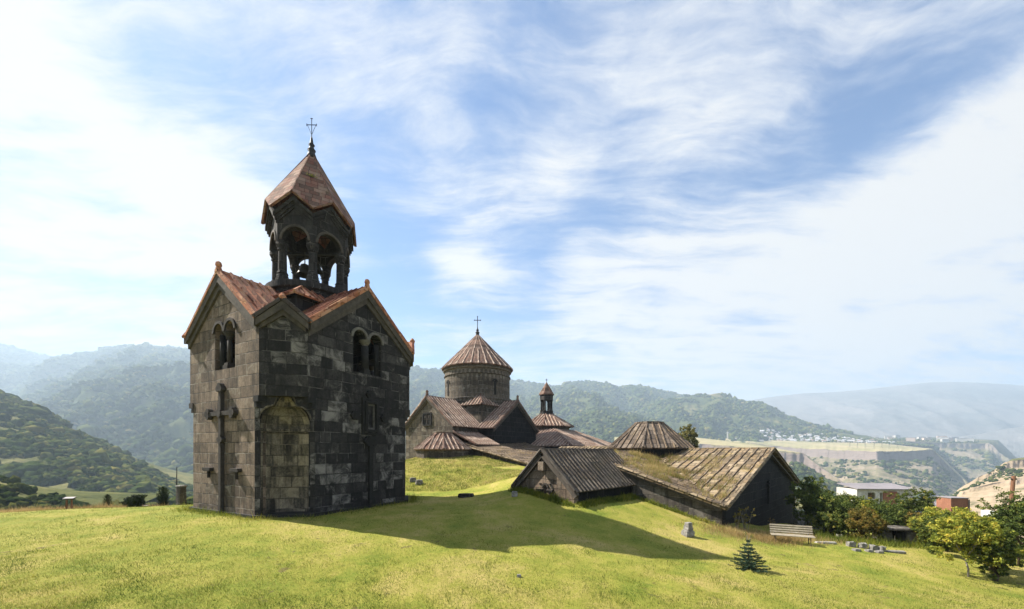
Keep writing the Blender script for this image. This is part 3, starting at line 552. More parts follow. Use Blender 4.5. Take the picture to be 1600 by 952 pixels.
hS = Hill('canyon_slope', 'lower sandy terrace of the dry cliff', [(1480, 800), (1500, 768), (1540, 758), (1600, 745), (1700, 735)], [(1480, 470), (1700, 420)], 850, 260, 'dry_cliff', 0.08, 14, cliff=0.25, nx=140, nt=60, crest=1.2, seed=57,
          top=([(1480, 799), (1520, 758), (1600, 738), (1700, 725)], 540, 'terrace', 'dry_cliff', 'sandy terrace above the lower cliff'))

forest('forest', 'dense broadleaf wood covering the near left hillside', wooded(hN, 20000, -160, 340, 0.02, 1.0, (0.02, -0.16)), 2.3, 2)
forest('forest', 'dark shrubs scattered over the terraced hillock', wooded(hK, 700, -140, 180, 0.05, 1.0, (0.12, -0.02)), 0.85, 2)
forest('forest', 'hazy wood on the spur left of the bell tower', wooded(hB, 18000, -60, 640, 0.05, 1.0, (0.006, -0.3)), 6, 1)
forest('forest', 'sunlit wood on the small hill beside the bell tower', wooded(hD, 2500, 170, 640, 0.05, 1.0), 7, 1)
forest('forest', 'blue hazy wood on the long mountain', wooded(hC, 30000, 40, 1200, 0.12, 1.0, (0.004, -0.25)), 7.5, 1)
forest('forest', 'wood on the green foothill behind the small belfry', wooded(hE, 5000, 760, 1090, 0.05, 1.0), 5.2, 1)
forest('forest', 'hazy wood on the far left mountain', wooded(hA, 8000, -140, 220, 0.2, 1.0), 9, 1)
forest('forest', 'wood on the peak above the town', wooded(hF, 9000, 960, 1330, 0.25, 1.0, (0.006, -0.02)), 6, 1)
forest('forest', 'trees between the houses of the far town', np.vstack([wooded(hF, 2600, 1060, 1460, 0.0, 0.30), hT.pos(rng.uniform(1360, 1530, 400), rng.uniform(0, .5, 400), True)]), 4, 1)
forest('forest', 'shrubs on the canyon wall below the field', wooded(hG, 4500, 1150, 1600, 0.15, 0.92, (0.011, 0.0)), 4.4, 1)
forest('forest', 'shrubs on the shaded canyon side', wooded(hT, 3000, 1400, 1640, 0.15, 0.9, (0.009, 0.0)), 6, 1)
forest('forest', 'trees on the slope of the nearer bluff', wooded(hH, 5000, 1150, 1400, 0.2, 0.90, (0.012, -0.18)), 3.6, 1)
forest('forest', 'dark shrubs dotted over the dry cliff', np.vstack([wooded(hR, 2600, 1470, 1700, 0.3, 1.0, (0.03, 0.06)), hS.pos(rng.uniform(1490, 1650, 70), rng.uniform(0, 1, 70), True)]), 1.6, 1)
# trees and shrubs of the near valley floor below the lawn
vx = rng.uniform(-200, 60, 2600); vy = rng.uniform(75, 330, 2600); mk = (fbm(vx/30, vy/30, 3) > 0.03) & (vx/vy > -1.5) & (vx/vy < -.3)
forest('forest', 'hedges and bushes on the valley floor left of the tower', np.stack([vx, vy, ground(vx, vy)], -1)[mk], 1.9, 2)

# ------------------------------------------------------------------ the air
hm = bpy.data.materials.new('haze_air'); hm.use_nodes = True; h = NT(hm.node_tree); h.n.clear()
ho = h.new('ShaderNodeOutputMaterial'); hv = h.new('ShaderNodeVolumePrincipled')
hv.inputs['Color'].default_value = (0.62, 0.80, 1.0, 1); hv.inputs['Density'].default_value = 2.0e-4; hv.inputs['Anisotropy'].default_value = 0.15
h.link(hv.outputs[0], ho.inputs['Volume']); hm.cycles.homogeneous_volume = True
MATS['haze_air'] = hm
hb = MB(); hb.box((0, 0, 305), (18000, 18000, 1270)); haze = hb.build('haze', 'haze_air', uv=False); tag(haze, 'pale blue haze filling the valleys', 'haze', kind='stuff')

# ------------------------------------------------------------------ bell tower
def frame(rot, off):
    """maps (s, depth inward, z) on a wall whose outward normal is at angle rot, off metres from the axis; s runs to the right seen from outside"""
    c, s_ = math.cos(rot), math.sin(rot); n = Vector((c, s_, 0)); t = Vector((-s_, c, 0))
    M = Matrix.Identity(4)
    for i in range(3): M[i][0] = t[i]; M[i][1] = -n[i]; M[i][2] = (0, 0, 1)[i]; M[i][3] = n[i]*off
    return M
def arc(cx, cz, r, a0, a1, n=12): return [(cx+r*math.cos(a0+(a1-a0)*k/n), cz+r*math.sin(a0+(a1-a0)*k/n)) for k in range(n+1)]
trz = math.atan2(TU.y, TU.x)
tower = thing('bell_tower', TC, trz, 'tall dark stone bell tower with red tiled cross gables and an open belfry', 'bell tower'); tower.scale = (0.955, 1, 1)
S, CL, CU = TS, 1.82, 1.46; HL, HU = S-CL, S-CU; ZC, ZE, ZA = 5.6, 9.05, 11.75
FACES = [('left', -math.pi/2), ('right', 0.0), ('back', math.pi/2), ('far', math.pi)]
def chev(h, ze, za, drop, out=0.0):
    """chevron of a raking cornice"""
    k = (za-ze)/h; e = out
    return [(-h-e, ze-k*e), (0, za), (h+e, ze-k*e), (h+e, ze-k*e-drop), (0, za-drop*1.25), (-h-e, ze-k*e-drop)]
def biforate(o, z0, zs, w=0.86, gap=0.22):
    """twin arched opening as one hole, with a notch where the middle capital hangs"""
    r = w/2; c1, c2 = o-gap/2-r, o+gap/2+r
    return [(c1-r, z0), (c2+r, z0), (c2+r, zs)]+arc(c2, zs, r, 0, math.pi, 12)[1:]+[(o, zs-0.12)]+arc(c1, zs, r, 0, math.pi, 12)[0:]+[]
WIN = {'left': (0.30, 7.08, 8.92), 'right': (0.14, 7.25, 9.08), 'back': (0.1, 7.1, 8.95), 'far': (0.1, 7.1, 8.95)}
for nm, rot in FACES:
    mt = {'left': 'stone_warm', 'right': 'stone_sooty_shade', 'back': 'stone_sooty_shade', 'far': 'stone_warm'}[nm]  # faces turned from the sun get the darkened copy
    M = frame(rot, S); o, z0, zs = WIN[nm]
    lo = MB(); holes = []
    if nm == 'right': holes.append([(0.03, 4.28), (0.53, 4.28), (0.53, 5.62), (0.03, 5.62)])
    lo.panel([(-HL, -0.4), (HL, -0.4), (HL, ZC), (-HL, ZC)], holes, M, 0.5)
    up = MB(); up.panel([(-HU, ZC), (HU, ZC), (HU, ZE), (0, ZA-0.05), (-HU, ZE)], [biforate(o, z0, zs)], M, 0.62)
    wl = lo.build('wall', mt, tower); tag(wl, 'sunlit brown ashlar wall with a tall carved cross' if nm == 'left' else 'sooty ashlar wall with its shade darkened into the stone colour' if nm == 'right' else None)
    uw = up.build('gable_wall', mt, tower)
    # two-light window: shaft, base, capital, hood moulds
    wn = MB(); p = lambda s, d, z: M @ Vector((s, d, z))
    c = p(o, 0.22, 0); wn.tube([(c.x, c.y, z0+0.32), (c.x, c.y, zs-0.30)], 0.115 if nm == 'left' else 0.2, 12)
    wo_ = wn.build('window_shaft', 'carved_stone' if nm == 'left' else 'carved_dark', tower, True)
    cp = MB(); cp.box((c.x, c.y, z0+0.10), (0.44, 0.44, 0.2), rot); cp.box((c.x, c.y, z0+0.26), (0.36, 0.36, 0.12), rot); cp.build('shaft_base', 'carved_stone' if nm == 'left' else 'carved_dark', wo_)
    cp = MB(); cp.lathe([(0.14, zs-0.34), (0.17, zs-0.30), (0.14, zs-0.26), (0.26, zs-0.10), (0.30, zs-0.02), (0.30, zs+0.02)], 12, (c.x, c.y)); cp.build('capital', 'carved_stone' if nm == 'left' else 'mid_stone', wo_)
    hd = MB(); r = 0.43
    for cx in (o-0.11-r, o+0.11+r):
        hd.extrude(arc(cx, zs, r+0.14, 0, math.pi, 14)+arc(cx, zs, r+0.005, math.pi, 0, 14), M @ Matrix.Translation((0, -0.09, 0)), 0.16)
    hd.build('hood_mould', 'carved_stone' if nm != 'right' else 'mid_stone', tower, fix=True)
    # side shafts in the jambs
    for q in (o-0.11-2*r+0.10, o+0.11+2*r-0.10): js = MB(); cc = p(q, 0.30, 0); js.tube([(cc.x, cc.y, z0+0.02), (cc.x, cc.y, zs-0.02)], 0.13, 10); js.build('jamb_shaft', 'carved_dark', tower, True)
    # raking cornice in two steps
    cn = MB(); cn.extrude(chev(HU, ZE, ZA, 0.34, 0.0), M @ Matrix.Translation((0, -0.22, 0)), 0.217)
    cn.extrude(chev(HU-0.06, ZE-0.30, ZA-0.40, 0.26, 0.04), M @ Matrix.Translation((0, -0.11, 0)), 0.107)
    cn.build('cornice', 'cornice_stone', tower, fix=True)
# chamfered corners: niche wall below, small gable above
for k in range(4):
    rot = -math.pi/4+k*math.pi/2; q = math.sqrt(2); offl = S*q-CL/q; offu = S*q-CU/q; wl_, wu_ = CL/q, CU/q
    M = frame(rot, offl); Mu = frame(rot, offu)
    lo = MB()
    nr_ = 1.07
    if k == 0:
        outl = arc(0, 4.75, nr_, 0, math.pi, 16)
        # three-lobed head of the niche
        head = [(nr_, 4.05), (nr_, 4.55), (1.02, 4.78), (0.90, 4.97), (0.72, 5.10), (0.50, 5.16), (0.44, 5.22), (0.36, 5.50), (0.22, 5.72), (0, 5.84), (-0.22, 5.72), (-0.36, 5.50), (-0.44, 5.22), (-0.50, 5.16), (-0.72, 5.10), (-0.90, 4.97), (-1.02, 4.78), (-nr_, 4.55), (-nr_, 4.05)]
        lo.panel([(-wl_, -0.4), (-nr_, -0.4)]+[(a, b) for a, b in reversed(head)]+[(nr_, -0.4), (wl_, -0.4), (wl_, 6.1), (-wl_, 6.1)], [], M, 0.30)
        lo.build('corner_wall', 'stone_sooty_shade', tower)
        # curved back of the niche: a real shell 0.75 m deep, half dome and small fan above
        sh = MB(); vs = []; fs = []; nn = 16; dep = 0.80
        zrow = [-0.4, 1.0, 2.5, 4.05]; rows = [[(nr_*1.01*math.cos(a), 0.02+dep*math.sin(a), z) for a in [math.pi*i/nn for i in range(nn+1)]] for z in zrow]
        for b in [0.25, .5, .75, .92]: rows.append([(nr_*1.01*math.cos(math.pi*i/nn)*math.cos(b*1.45)**0.6, 0.02+dep*math.sin(math.pi*i/nn)*math.cos(b*1.35), 4.05+1.15*math.sin(b*1.5)) for i in range(nn+1)])
        for rw in rows: vs += [M @ Vector(c) for c in rw]
        for i in range(len(rows)-1):
            for j in range(nn): fs.append((i*(nn+1)+j, i*(nn+1)+j+1, (i+1)*(nn+1)+j+1, (i+1)*(nn+1)+j))
        sh.add(vs, fs); nb = sh.build('niche', 'stone_niche', tower, True)
        uvd = nb.data.uv_layers[0].data
        for lp in nb.data.loops:
            q_ = lp.vertex_index; uvd[lp.index].uv = (100+(q_ % (nn+1))/nn*2.9, 100.1+sh.v[q_][2]+(0 if q_ < 4*(nn+1) else (q_//(nn+1)-3)*.12))
        ld = MB()
        aa = [math.pi*i/nn for i in range(nn+1)]
        o_ = [(nr_*math.cos(a), 0.02+dep*math.sin(a)) for a in aa]; i_ = [((nr_-.09)*math.cos(a), 0.02+(dep-.09)*math.sin(a)) for a in aa]
        ring = o_+i_[::-1]; z0, z1 = 3.98, 4.12; n = len(ring)
        ld.add([M @ Vector((a, b, z0)) for a, b in ring]+[M @ Vector((a, b, z1)) for a, b in ring], [(j, (j+1) % n, n+(j+1) % n, n+j) for j in range(n)]+[(j, j+1, n-2-j, n-1-j) for j in range(nn)]+[(n+n-1-j, n+n-2-j, n+j+1, n+j) for j in range(nn)])
        ld.build('ledge', 'stone_niche', nb, fix=True)
        fan = MB(); vs = []; fs = []
        for i in range(9):
            a = math.pi*i/8
            for b in range(5): t_ = b/4; vs.append(M @ Vector((0.46*math.cos(a)*(1-t_*0.98), 0.03+0.42*math.sin(a)*(1-t_)*(1.0 if i % 2 else 0.86), 5.14+0.70*t_**0.8)))
        for i in range(8):
            for b in range(4): fs.append((i*5+b, (i+1)*5+b, (i+1)*5+b+1, i*5+b+1))
        fan.add(vs, fs); fan.build('shell_hood', 'stone_niche', nb)
        for s_ in (-1, 1):                                         # fluted ribs of the half dome
            pass
        # rims of the lobes
        rim = MB(); hp = [(a, b) for a, b in head]; ho = [(a*1.07, 4.05+(b-4.05)*1.05) for a, b in head]
        rim.extrude([(a, b) for a, b in ho[1:-1]]+[(a, b) for a, b in reversed(hp[1:-1])], M @ Matrix.Translation((0, -0.05, 0)), 0.10); rim.build('niche_rim', 'stone_niche', nb, fix=True)
    else:
        lo.panel([(-wl_, -0.4), (wl_, -0.4), (wl_, 6.1), (-wl_, 6.1)], [], M, 0.30); lo.build('corner_wall', 'stone_sooty_shade', tower)
    up = MB(); up.panel([(-wu_, ZC), (wu_, ZC), (wu_, ZE-.02), (0, 9.80), (-wu_, ZE-.02)], [], Mu, 0.5); up.build('corner_gable_wall', 'stone_sooty_shade', tower)
    cn = MB(); cn.extrude(chev(wu_, ZE+.02, 9.93, 0.30, 0.06), Mu @ Matrix.Translation((0, -0.26, 0)), 0.256); cn.extrude(chev(wu_-.08, ZE-.22, 9.56, 0.2, 0.0), Mu @ Matrix.Translation((0, -0.12, 0)), 0.116); cn.build('corner_cornice', 'cornice_stone', tower, fix=True)
    # corbel blocks where the wider upper faces begin
    for s_ in (-1, 1):
        cb = MB()
        bp = frame(rot, 0)
        ang = rot+s_*math.pi/4; M2 = frame(ang, S)
        q0 = -s_*HL
        c = M2 @ Vector((q0-s_*0.17, 0.16, ZC-0.14)); cb.box(c, (0.42, 0.40, 0.27), ang)
        c = M2 @ Vector((q0-s_*0.08, 0.14, ZC-0.40)); cb.box(c, (0.32, 0.22, 0.24), ang)
        cb.build('corbel', 'carved_dark' if k == 0 else 'carved_stone', tower)
# floor slabs close the hollow upper storey
fl = MB(); fl.prism([(-4.2, -2.9), (-2.9, -4.2), (2.9, -4.2), (4.2, -2.9), (4.2, 2.9), (2.9, 4.2), (-2.9, 4.2), (-4.2, 2.9)], 6.3, 6.6); fl.build('storey_floor', 'stone_grey', tower)
# plinth
pl = MB()
oc = lambda h, c: [(h-c, -h), (h, -h+c), (h, h-c), (h-c, h), (-h+c, h), (-h, h-c), (-h, -h+c), (-h+c, -h)]
pl.prism(oc(S+0.13, CL-.02), -0.35, 0.12); pl.build('plinth', 'carved_dark', tower)
# roofs
ov = 0.26
for nm, rot in FACES:
    c, s_ = math.cos(rot), math.sin(rot); W_ = lambda a, b, z: (a*c-b*s_, a*s_+b*c, z)
    rf = MB(); kz = (ZA-ZE)/HU
    for sg in (1, -1):
        e = HU+0.02; rf.roof([W_(0, 0, ZA), W_(S+ov, 0, ZA), W_(S+ov, sg*e, ZA-kz*e), W_(e, sg*e, ZA-kz*e)], 0.13, 0.46, 0.15, 0.15)
    rf.bar(W_(1.0, 0, ZA+.06), W_(S+ov+.02, 0, ZA+.06), 0.26, 0.14)
    for sg in (1, -1): rf.bar(W_(S+ov-.10, sg*0.05, ZA+0.10), W_(S+ov-.10, sg*(HU+.05), ZA-kz*(HU+.02)+0.12), 0.17, 0.12)
    r_ = rf.build('roof', 'tile_red', tower)
    kn = MB(); kn.lathe([(0.10, ZA+.15), (0.14, ZA+.25), (0.11, ZA+.32), (0.15, ZA+.42), (0.12, ZA+.55), (0.05, ZA+.60)], 10, W_(S+ov-.12, 0, 0)[:2]); kn.build('knob', 'tile_red', r_)
for k in range(4):
    rot = -math.pi/4+k*math.pi/2; q = math.sqrt(2); offu = S*q-CU/q+0.32; c, s_ = math.cos(rot), math.sin(rot); W_ = lambda a, b, z: (a*c-b*s_, a*s_+b*c, z)
    rf = MB()
    for sg in (1, -1): rf.roof([W_(3.1, 0, 9.95), W_(offu, 0, 9.95), W_(offu, sg*1.13, 9.02), W_(offu-.9, sg*1.13, 9.02)], 0.12, 0.4, 0.12, 0.08)
    for sg in (1, -1): rf.bar(W_(offu-.09, 0, 10.03), W_(offu-.09, sg*1.12, 9.10), 0.16, 0.10)
    r_ = rf.build('corner_roof', 'tile_dark' if k == 0 else 'tile_red', tower)
    kn = MB(); kn.lathe([(0.14, 10.0), (0.17, 10.12), (0.06, 10.28)], 10, W_(offu-.12, 0, 0)[:2]); kn.build('knob', 'tile_red', r_)
# square base of the drum with its little hipped roof, the ring, the rotunda
bs = MB(); bs.prism([(-2.45, -2.45), (2.45, -2.45), (2.45, 2.45), (-2.45, 2.45)], 9.2, 11.12); bs.build('drum_base', 'stone_belfry', tower)
rf = MB()
for k in range(4):
    a = k*math.pi/2; c, s_ = math.cos(a), math.sin(a); W_ = lambda x, y, z: (x*c-y*s_, x*s_+y*c, z)
    rf.roof([W_(2.78, -2.78, 11.06), W_(2.78, 2.78, 11.06), W_(1.35, 1.35, 12.05), W_(1.35, -1.35, 12.05)], 0.10, 0.36, 0.12, 0.08)
    rf.bar(W_(2.80, 2.80, 11.12), W_(1.6, 1.6, 11.98), 0.15, 0.12)
rf.build('drum_base_roof', 'tile_red', tower)
rg = MB(); rg.lathe([(2.18, 11.3), (2.24, 11.95), (2.38, 11.98), (2.44, 12.02), (2.44, 12.32), (2.36, 12.36), (0.2, 12.37)], 42); rg.build('drum_ring', 'stone_belfry', tower)
N7 = 7; PH = math.atan2(-1, 0.36)-0.02     # one column faces the camera
PH = -math.pi/2-trz-math.radians(-26.5)+math.radians(0) if False else (math.atan2(-TC.y, -TC.x)-trz+0.05)
colp = None
for k in range(N7):
    a = PH+2*math.pi*k/N7; x, y = 1.92*math.cos(a), 1.92*math.sin(a)
    cl = MB(); cl.lathe([(0.23, 12.95), (0.22, 13.6), (0.21, 14.12)], 14, (x, y)); co_ = cl.build('column', 'stone_belfry', tower)
    b_ = MB(); b_.lathe([(0.38, 12.34), (0.38, 12.56), (0.33, 12.60), (0.33, 12.70), (0.28, 12.80), (0.31, 12.86), (0.24, 12.97)], 8, (x, y), a+math.pi/8); b_.build('column_base', 'stone_belfry', co_)
    b_ = MB(); b_.lathe([(0.22, 14.08), (0.28, 14.14), (0.24, 14.20), (0.31, 14.36), (0.34, 14.40), (0.34, 14.58), (0.31, 14.60)], 8, (x, y), a+math.pi/8); b_.build('capital', 'stone_belfry', co_)
AP = 2.02; T_ = 0.34; wo2 = AP*math.tan(math.pi/7); wi2 = (AP-T_)*math.tan(math.pi/7); ar = 0.70
arcd = MB(); hoods = MB(); corn = MB()
for k in range(N7):
    rot = PH+2*math.pi*(k+.5)/N7; M = frame(rot, AP)
    zs = 14.56; out = [(-wo2, zs)]+[(-ar, zs)]+arc(0, zs+.08, ar, math.pi, 0, 14)+[(ar, zs)]+[(wo2, zs), (wo2, 16.02), (0, 16.86), (-wo2, 16.02)]
    n = len(out); f_ = wi2/wo2
    vs = [M @ Vector((a, 0, b)) for a, b in out]+[M @ Vector((max(-wi2, min(wi2, a)), T_, b)) for a, b in out]
    arcd.add(vs, [tuple(range(n)), tuple(range(2*n-1, n-1, -1))]+[((j+1) % n, j, n+j, n+(j+1) % n) for j in range(n)])
    hoods.extrude(arc(0, zs+.08, ar+.13, 0, math.pi, 16)+arc(0, zs+.08, ar+.006, math.pi, 0, 16), M @ Matrix.Translation((0, -0.07, 0)), 0.2)
    for dz, pr, dr in ((0.0, 0.24, 0.20), (-0.22, 0.15, 0.16), (-0.40, 0.08, 0.12)):
        e = pr*math.tan(math.pi/7)*0.98; corn.extrude([(-wo2-e, 16.02+dz), (0, 16.92+dz), (wo2+e, 16.02+dz), (wo2+e, 16.02+dz-dr), (0, 16.92+dz-dr*1.2), (-wo2-e, 16.02+dz-dr)], M @ Matrix.Translation((0, -pr, 0)), pr-.003)
arcd.build('arcade', 'stone_belfry', tower, fix=True); hoods.build('arch_mould', 'cornice_stone', tower, fix=True); corn.build('belfry_cornice', 'stone_belfry', tower, fix=True)
rf = MB(); za_ = 20.75; rgab = 2.36; zg = 17.02; slope = (za_-zg)/(rgab*math.cos(math.pi/7)); rv = 2.62; zv = za_-slope*rv; slope_b = slope
for k in range(N7):
    a = PH+2*math.pi*k/N7; g0, g1 = a-math.pi/7, a+math.pi/7; P_ = lambda r, t, z: (r*math.cos(t), r*math.sin(t), z)
    rf.roof([P_(0, 0, za_), P_(rgab, g0, zg), P_(rv, a, zv), P_(rgab, g1, zg)], 0.12, ribs=False)
    rf.bar(P_(rgab-.02, g1, zg+.10), P_(0.1, g1, za_-.02), 0.13, 0.08)
br = rf.build('belfry_roof', 'tile_belfry', tower)
fn = MB(); fn.lathe([(0.34, 20.45), (0.24, 20.75), (0.16, 20.92), (0.24, 21.02), (0.15, 21.12), (0.12, 21.25), (0.18, 21.34), (0.10, 21.44), (0.07, 21.70), (0.03, 21.85)], 12); fn.build('finial', 'iron', tower, True)
cr = MB(); yr = -trz
d = Vector((math.cos(-trz), math.sin(-trz), 0))
cr.tube([(0, 0, 21.8), (0, 0, 22.95)], 0.022, 6); cr.tube([tuple(d*-.30+Vector((0, 0, 22.55))), tuple(d*.30+Vector((0, 0, 22.55)))], 0.022, 6)
for sx in (-1, 1): cr.tube([tuple(d*(.30*sx)+Vector((0, 0, 22.48))), tuple(d*(.30*sx)+Vector((0, 0, 22.62)))], 0.02, 6); cr.tube([tuple(d*(.26*sx)+Vector((0, 0, 22.55))), (0, 0, 21.95)], 0.012, 5)
cr.tube([tuple(d*-.07+Vector((0, 0, 22.93))), tuple(d*.07+Vector((0, 0, 22.93)))], 0.02, 6)
cr.build('roof_cross', 'iron', tower)
# bells hang from beams inside the rotunda
bm_ = MB(); dv = Vector((math.cos(-trz), math.sin(-trz), 0)); bm_.bar(dv*-1.9+Vector((0, 0, 14.78)), dv*1.9+Vector((0, 0, 14.78)), 0.14, 0.14); bm_.build('bell_beam', 'iron', tower)
def bell(loc, r, label):
    b = MB(); b.lathe([(r*1.0, 0), (r*1.02, 0.05*r), (r*.86, .22*r), (r*.66, .6*r), (r*.56, 1.05*r), (r*.48, 1.3*r), (r*.2, 1.45*r), (r*.06, 1.47*r)], 20, closed=False); b.tube([(0, 0, 1.4*r), (0, 0, loc[2+1])], 0.03, 6); b.tube([(0, 0, 1.2*r), (0, 0, -.12*r)], 0.02, 6); b.lathe([(0.01, -.2*r), (.1*r, -.12*r), (.08*r, -.02*r), (0.01, .02*r)], 8)
    o = b.build('bell', 'bronze', None, True); o.location = (tower.matrix_basis @ Vector(loc[:3])); return tag(o, label, 'bell', 'bells in the belfry')
cd_ = Vector((math.cos(-trz), math.sin(-trz), 0)); tow = Vector((math.cos(PH), math.sin(PH), 0))
bell((*(cd_*-0.42+tow*0.25+Vector((0, 0, 13.45))), 1.4), 0.47, 'larger bronze bell hanging lower in the belfry of the bell tower')
bell((*(cd_*0.32+tow*-0.2+Vector((0, 0, 13.85))), 1.0), 0.36, 'smaller bronze bell hanging higher behind the larger one')
# carved crosses and the framed window
def foil_cross(mb, M, s0, z_top, z_arm, half, z_bot, wd=0.21, d=0.18):
    def slab(a, b, w, dd):
        (s1, z1), (s2, z2) = a, b; L = math.hypot(s2-s1, z2-z1); n = (-(z2-z1)/L*w/2, (s2-s1)/L*w/2)
        mb.extrude([(s1+n[0], z1+n[1]), (s1-n[0], z1-n[1]), (s2-n[0], z2-n[1]), (s2+n[0], z2+n[1])], M @ Matrix.Translation((0, -dd, 0)), dd+.01)
    def trefoil(s, z, ds, dz, r=0.21):
        for a, b in ((ds*.12, dz*.12), (-dz*.13-ds*.02, ds*.13-dz*.02), (dz*.13-ds*.02, -ds*.13-dz*.02)):
            mb.extrude(arc(s+a, z+b, r*.72, 0, 2*math.pi, 10)[:-1], M @ Matrix.Translation((0, -d-.05, 0)), d+.04)
    slab((s0, z_bot), (s0, z_top-.1), wd, d); slab((s0-half+.1, z_arm), (s0+half-.1, z_arm), wd, d+.012)
    trefoil(s0, z_top, 0, 1); trefoil(s0-half, z_arm, -1, 0); trefoil(s0+half, z_arm, 1, 0)
    mb.extrude(arc(s0, z_arm, 0.20, 0, 2*math.pi, 14)[:-1], M @ Matrix.Translation((0, -d-.06, 0)), 0.09)
ML = frame(-math.pi/2, S); MR = frame(0.0, S)
cx = MB(); foil_cross(cx, ML, 0.15, 6.12, 4.90, 1.16, 0.12)
for a, b in ((0.02, 3.62), (0.28, 3.62), (0.15, 3.48), (0.15, 3.76)): cx.extrude(arc(a, b, 0.12, 0, 2*math.pi, 10)[:-1], ML @ Matrix.Translation((0, -.2, 0)), 0.19)
cx.build('carved_cross', 'carved_stone', tower, fix=True)
for s0 in (-1.20, 1.50):
    cx = MB()
    for q in (-.25, 0, .25): cx.box(ML @ Vector((s0+q*1.0, -.1, 2.16)), (0.20, 0.26, 0.15), -math.pi/2)
    cx.box(ML @ Vector((s0, -.08, 2.10)), (0.7, 0.16, 0.09), 0); cx.box(ML @ Vector((s0, -.06, 1.90)), (0.08, 0.12, 0.36), 0)
    cx.build('carved_crosslet', 'carved_stone', tower, fix=True)
cx = MB()
for q, (w_, h_, d_) in enumerate(((1.12, 2.0, 0.14), (0.86, 1.66, 0.26))):
    a, b = 0.28-w_/2, 0.28+w_/2; z0, z1 = 4.95-h_/2, 4.95+h_/2; i = 0.125
    cx.panel([(a, z0), (b, z0), (b, z1), (a, z1)], [[(a+i, z0+i), (b-i, z0+i), (b-i, z1-i), (a+i, z1-i)]], MR @ Matrix.Translation((0, -d_, 0)), d_)
wf = cx.build('window_frame', 'carved_dark', tower, fix=True)
cx = MB(); 
for q, (w_, h_) in enumerate(((0.60, 1.38), (0.46, 1.22))):
    a, b = 0.28-w_/2, 0.28+w_/2; z0, z1 = 4.95-h_/2, 4.95+h_/2; i = 0.09
    cx.panel([(a, z0), (b, z0), (b, z1), (a, z1)], [[(a+i, z0+i), (b-i, z0+i), (b-i, z1-i), (a+i, z1-i)]], MR @ Matrix.Translation((0, -.07+.10*q, 0)), 0.12)
cx.build('inner_frame', 'mid_stone', wf, fix=True)
cx = MB(); foil_cross(cx, MR, 0.28, 3.62, 3.62, 0.22, 0.12, 0.24, 0.17)
cx.build('carved_cross', 'carved_dark', tower, fix=True)
for a, b, dx_, dz_ in ((-.72, 4.95, 1, 0), (1.30, 4.95, 1, 0), (0.28, 6.15, 0, 1)):
    cx = MB()
    for k in range(6): t_ = k*math.pi/3; cx.extrude(arc(a+.17*math.cos(t_), b+.15*math.sin(t_), 0.12, 0, 2*math.pi, 8)[:-1], MR @ Matrix.Translation((0, -.15, 0)), 0.145+.001*k)
    cx.extrude(arc(a, b, 0.13, 0, 2*math.pi, 8)[:-1], MR @ Matrix.Translation((0, -.19, 0)), 0.185)
    cx.build('rosette', 'carved_dark', tower, fix=True)

# ------------------------------------------------------------------ cathedral
LZ = 2.0                                                     # church ground level
crz = math.atan2(CA.y, CA.x)                                 # local x along the left arm, local -? along the right arm
sgn = 1.0 if (Vector((-CA.y, CA.x, 0)).dot(CB) > 0) else -1.0
def make_base(nm, loc, label, cat): return thing(nm, (loc.x, loc.y, 0), crz, label, cat)
cat_ = make_base('church', CC, 'domed stone church with a ribbed conical roof over a round drum', 'church')
def V2(a, b, z): return Vector((a, sgn*b, z))               # a along the left arm, b along the right arm
def gable_arm(t, along, a0, a1, h, z0, ze, za, wall='stone_church', roof='tile_church', knob=True, gable_only=None, spacing=0.46, ov=0.3):
    """a gabled block: along 'a' or 'b', from a0 (inside) to a1 (gable), half width h"""
    Q = (lambda x, y, z: V2(x, y, z)) if along == 'a' else (lambda x, y, z: V2(y, x, z))
    w_ = MB(); out = [(-h, z0), (h, z0), (h, ze), (0, za), (-h, ze)]
    n = 5; vs = [Q(a1, s, z) for s, z in out]+[Q(a0, s, z) for s, z in out]
    w_.add(vs, [tuple(range(n)), tuple(range(2*n-1, n-1, -1))]+[((j+1) % n, j, n+j, n+(j+1) % n) for j in range(n)])
    wall_o = w_.build('wall', wall, t, fix=True)
    if gable_only: wall_o.data.materials.clear(); wall_o.data.materials.append(MATS[gable_only])
    c_ = MB(); k = (za-ze)/h
    for dz, pr, dr in ((0.02, 0.26, 0.24), (-0.24, 0.13, 0.18)):
        o2 = [(-h-.2, ze-k*.2+dz), (0, za+dz), (h+.2, ze-k*.2+dz), (h+.2, ze-k*.2+dz-dr), (0, za+dz-dr*1.3), (-h-.2, ze-k*.2+dz-dr)]
        vs = [Q(a1+.003, s, z) for s, z in o2]+[Q(a1+pr, s, z) for s, z in o2]; n = 6
        c_.add(vs, [tuple(range(n)), tuple(range(2*n-1, n-1, -1))]+[((j+1) % n, j, n+j, n+(j+1) % n) for j in range(n)])
    c_.build('cornice', 'cornice_stone', t, fix=True)
    r_ = MB(); e = h+ov
    for s in (1, -1): r_.roof([Q(a0, 0, za), Q(a1+ov, 0, za), Q(a1+ov, s*e, za-k*e), Q(a0, s*e, za-k*e)], 0.15, spacing, 0.15, 0.11)
    r_.bar(Q(a0, 0, za+.10), Q(a1+ov+.02, 0, za+.10), 0.28, 0.14)
    for s in (1, -1): r_.bar(Q(a1+ov-.1, s*.04, za+.12), Q(a1+ov-.1, s*(e-.02), za-k*e+.14), 0.18, 0.12)
    ro = r_.build('roof', roof, t)
    if knob: kb = MB(); c = Q(a1+ov-.15, 0, 0); kb.lathe([(0.12, za+.2), (0.18, za+.36), (0.13, za+.5), (0.17, za+.68), (0.05, za+.86)], 10, (c.x, c.y)); kb.build('knob', roof, ro)
    return wall_o
gable_arm(cat_, 'a', 0, 9.0, 4.0, LZ-1.5, 6.1, 9.5)
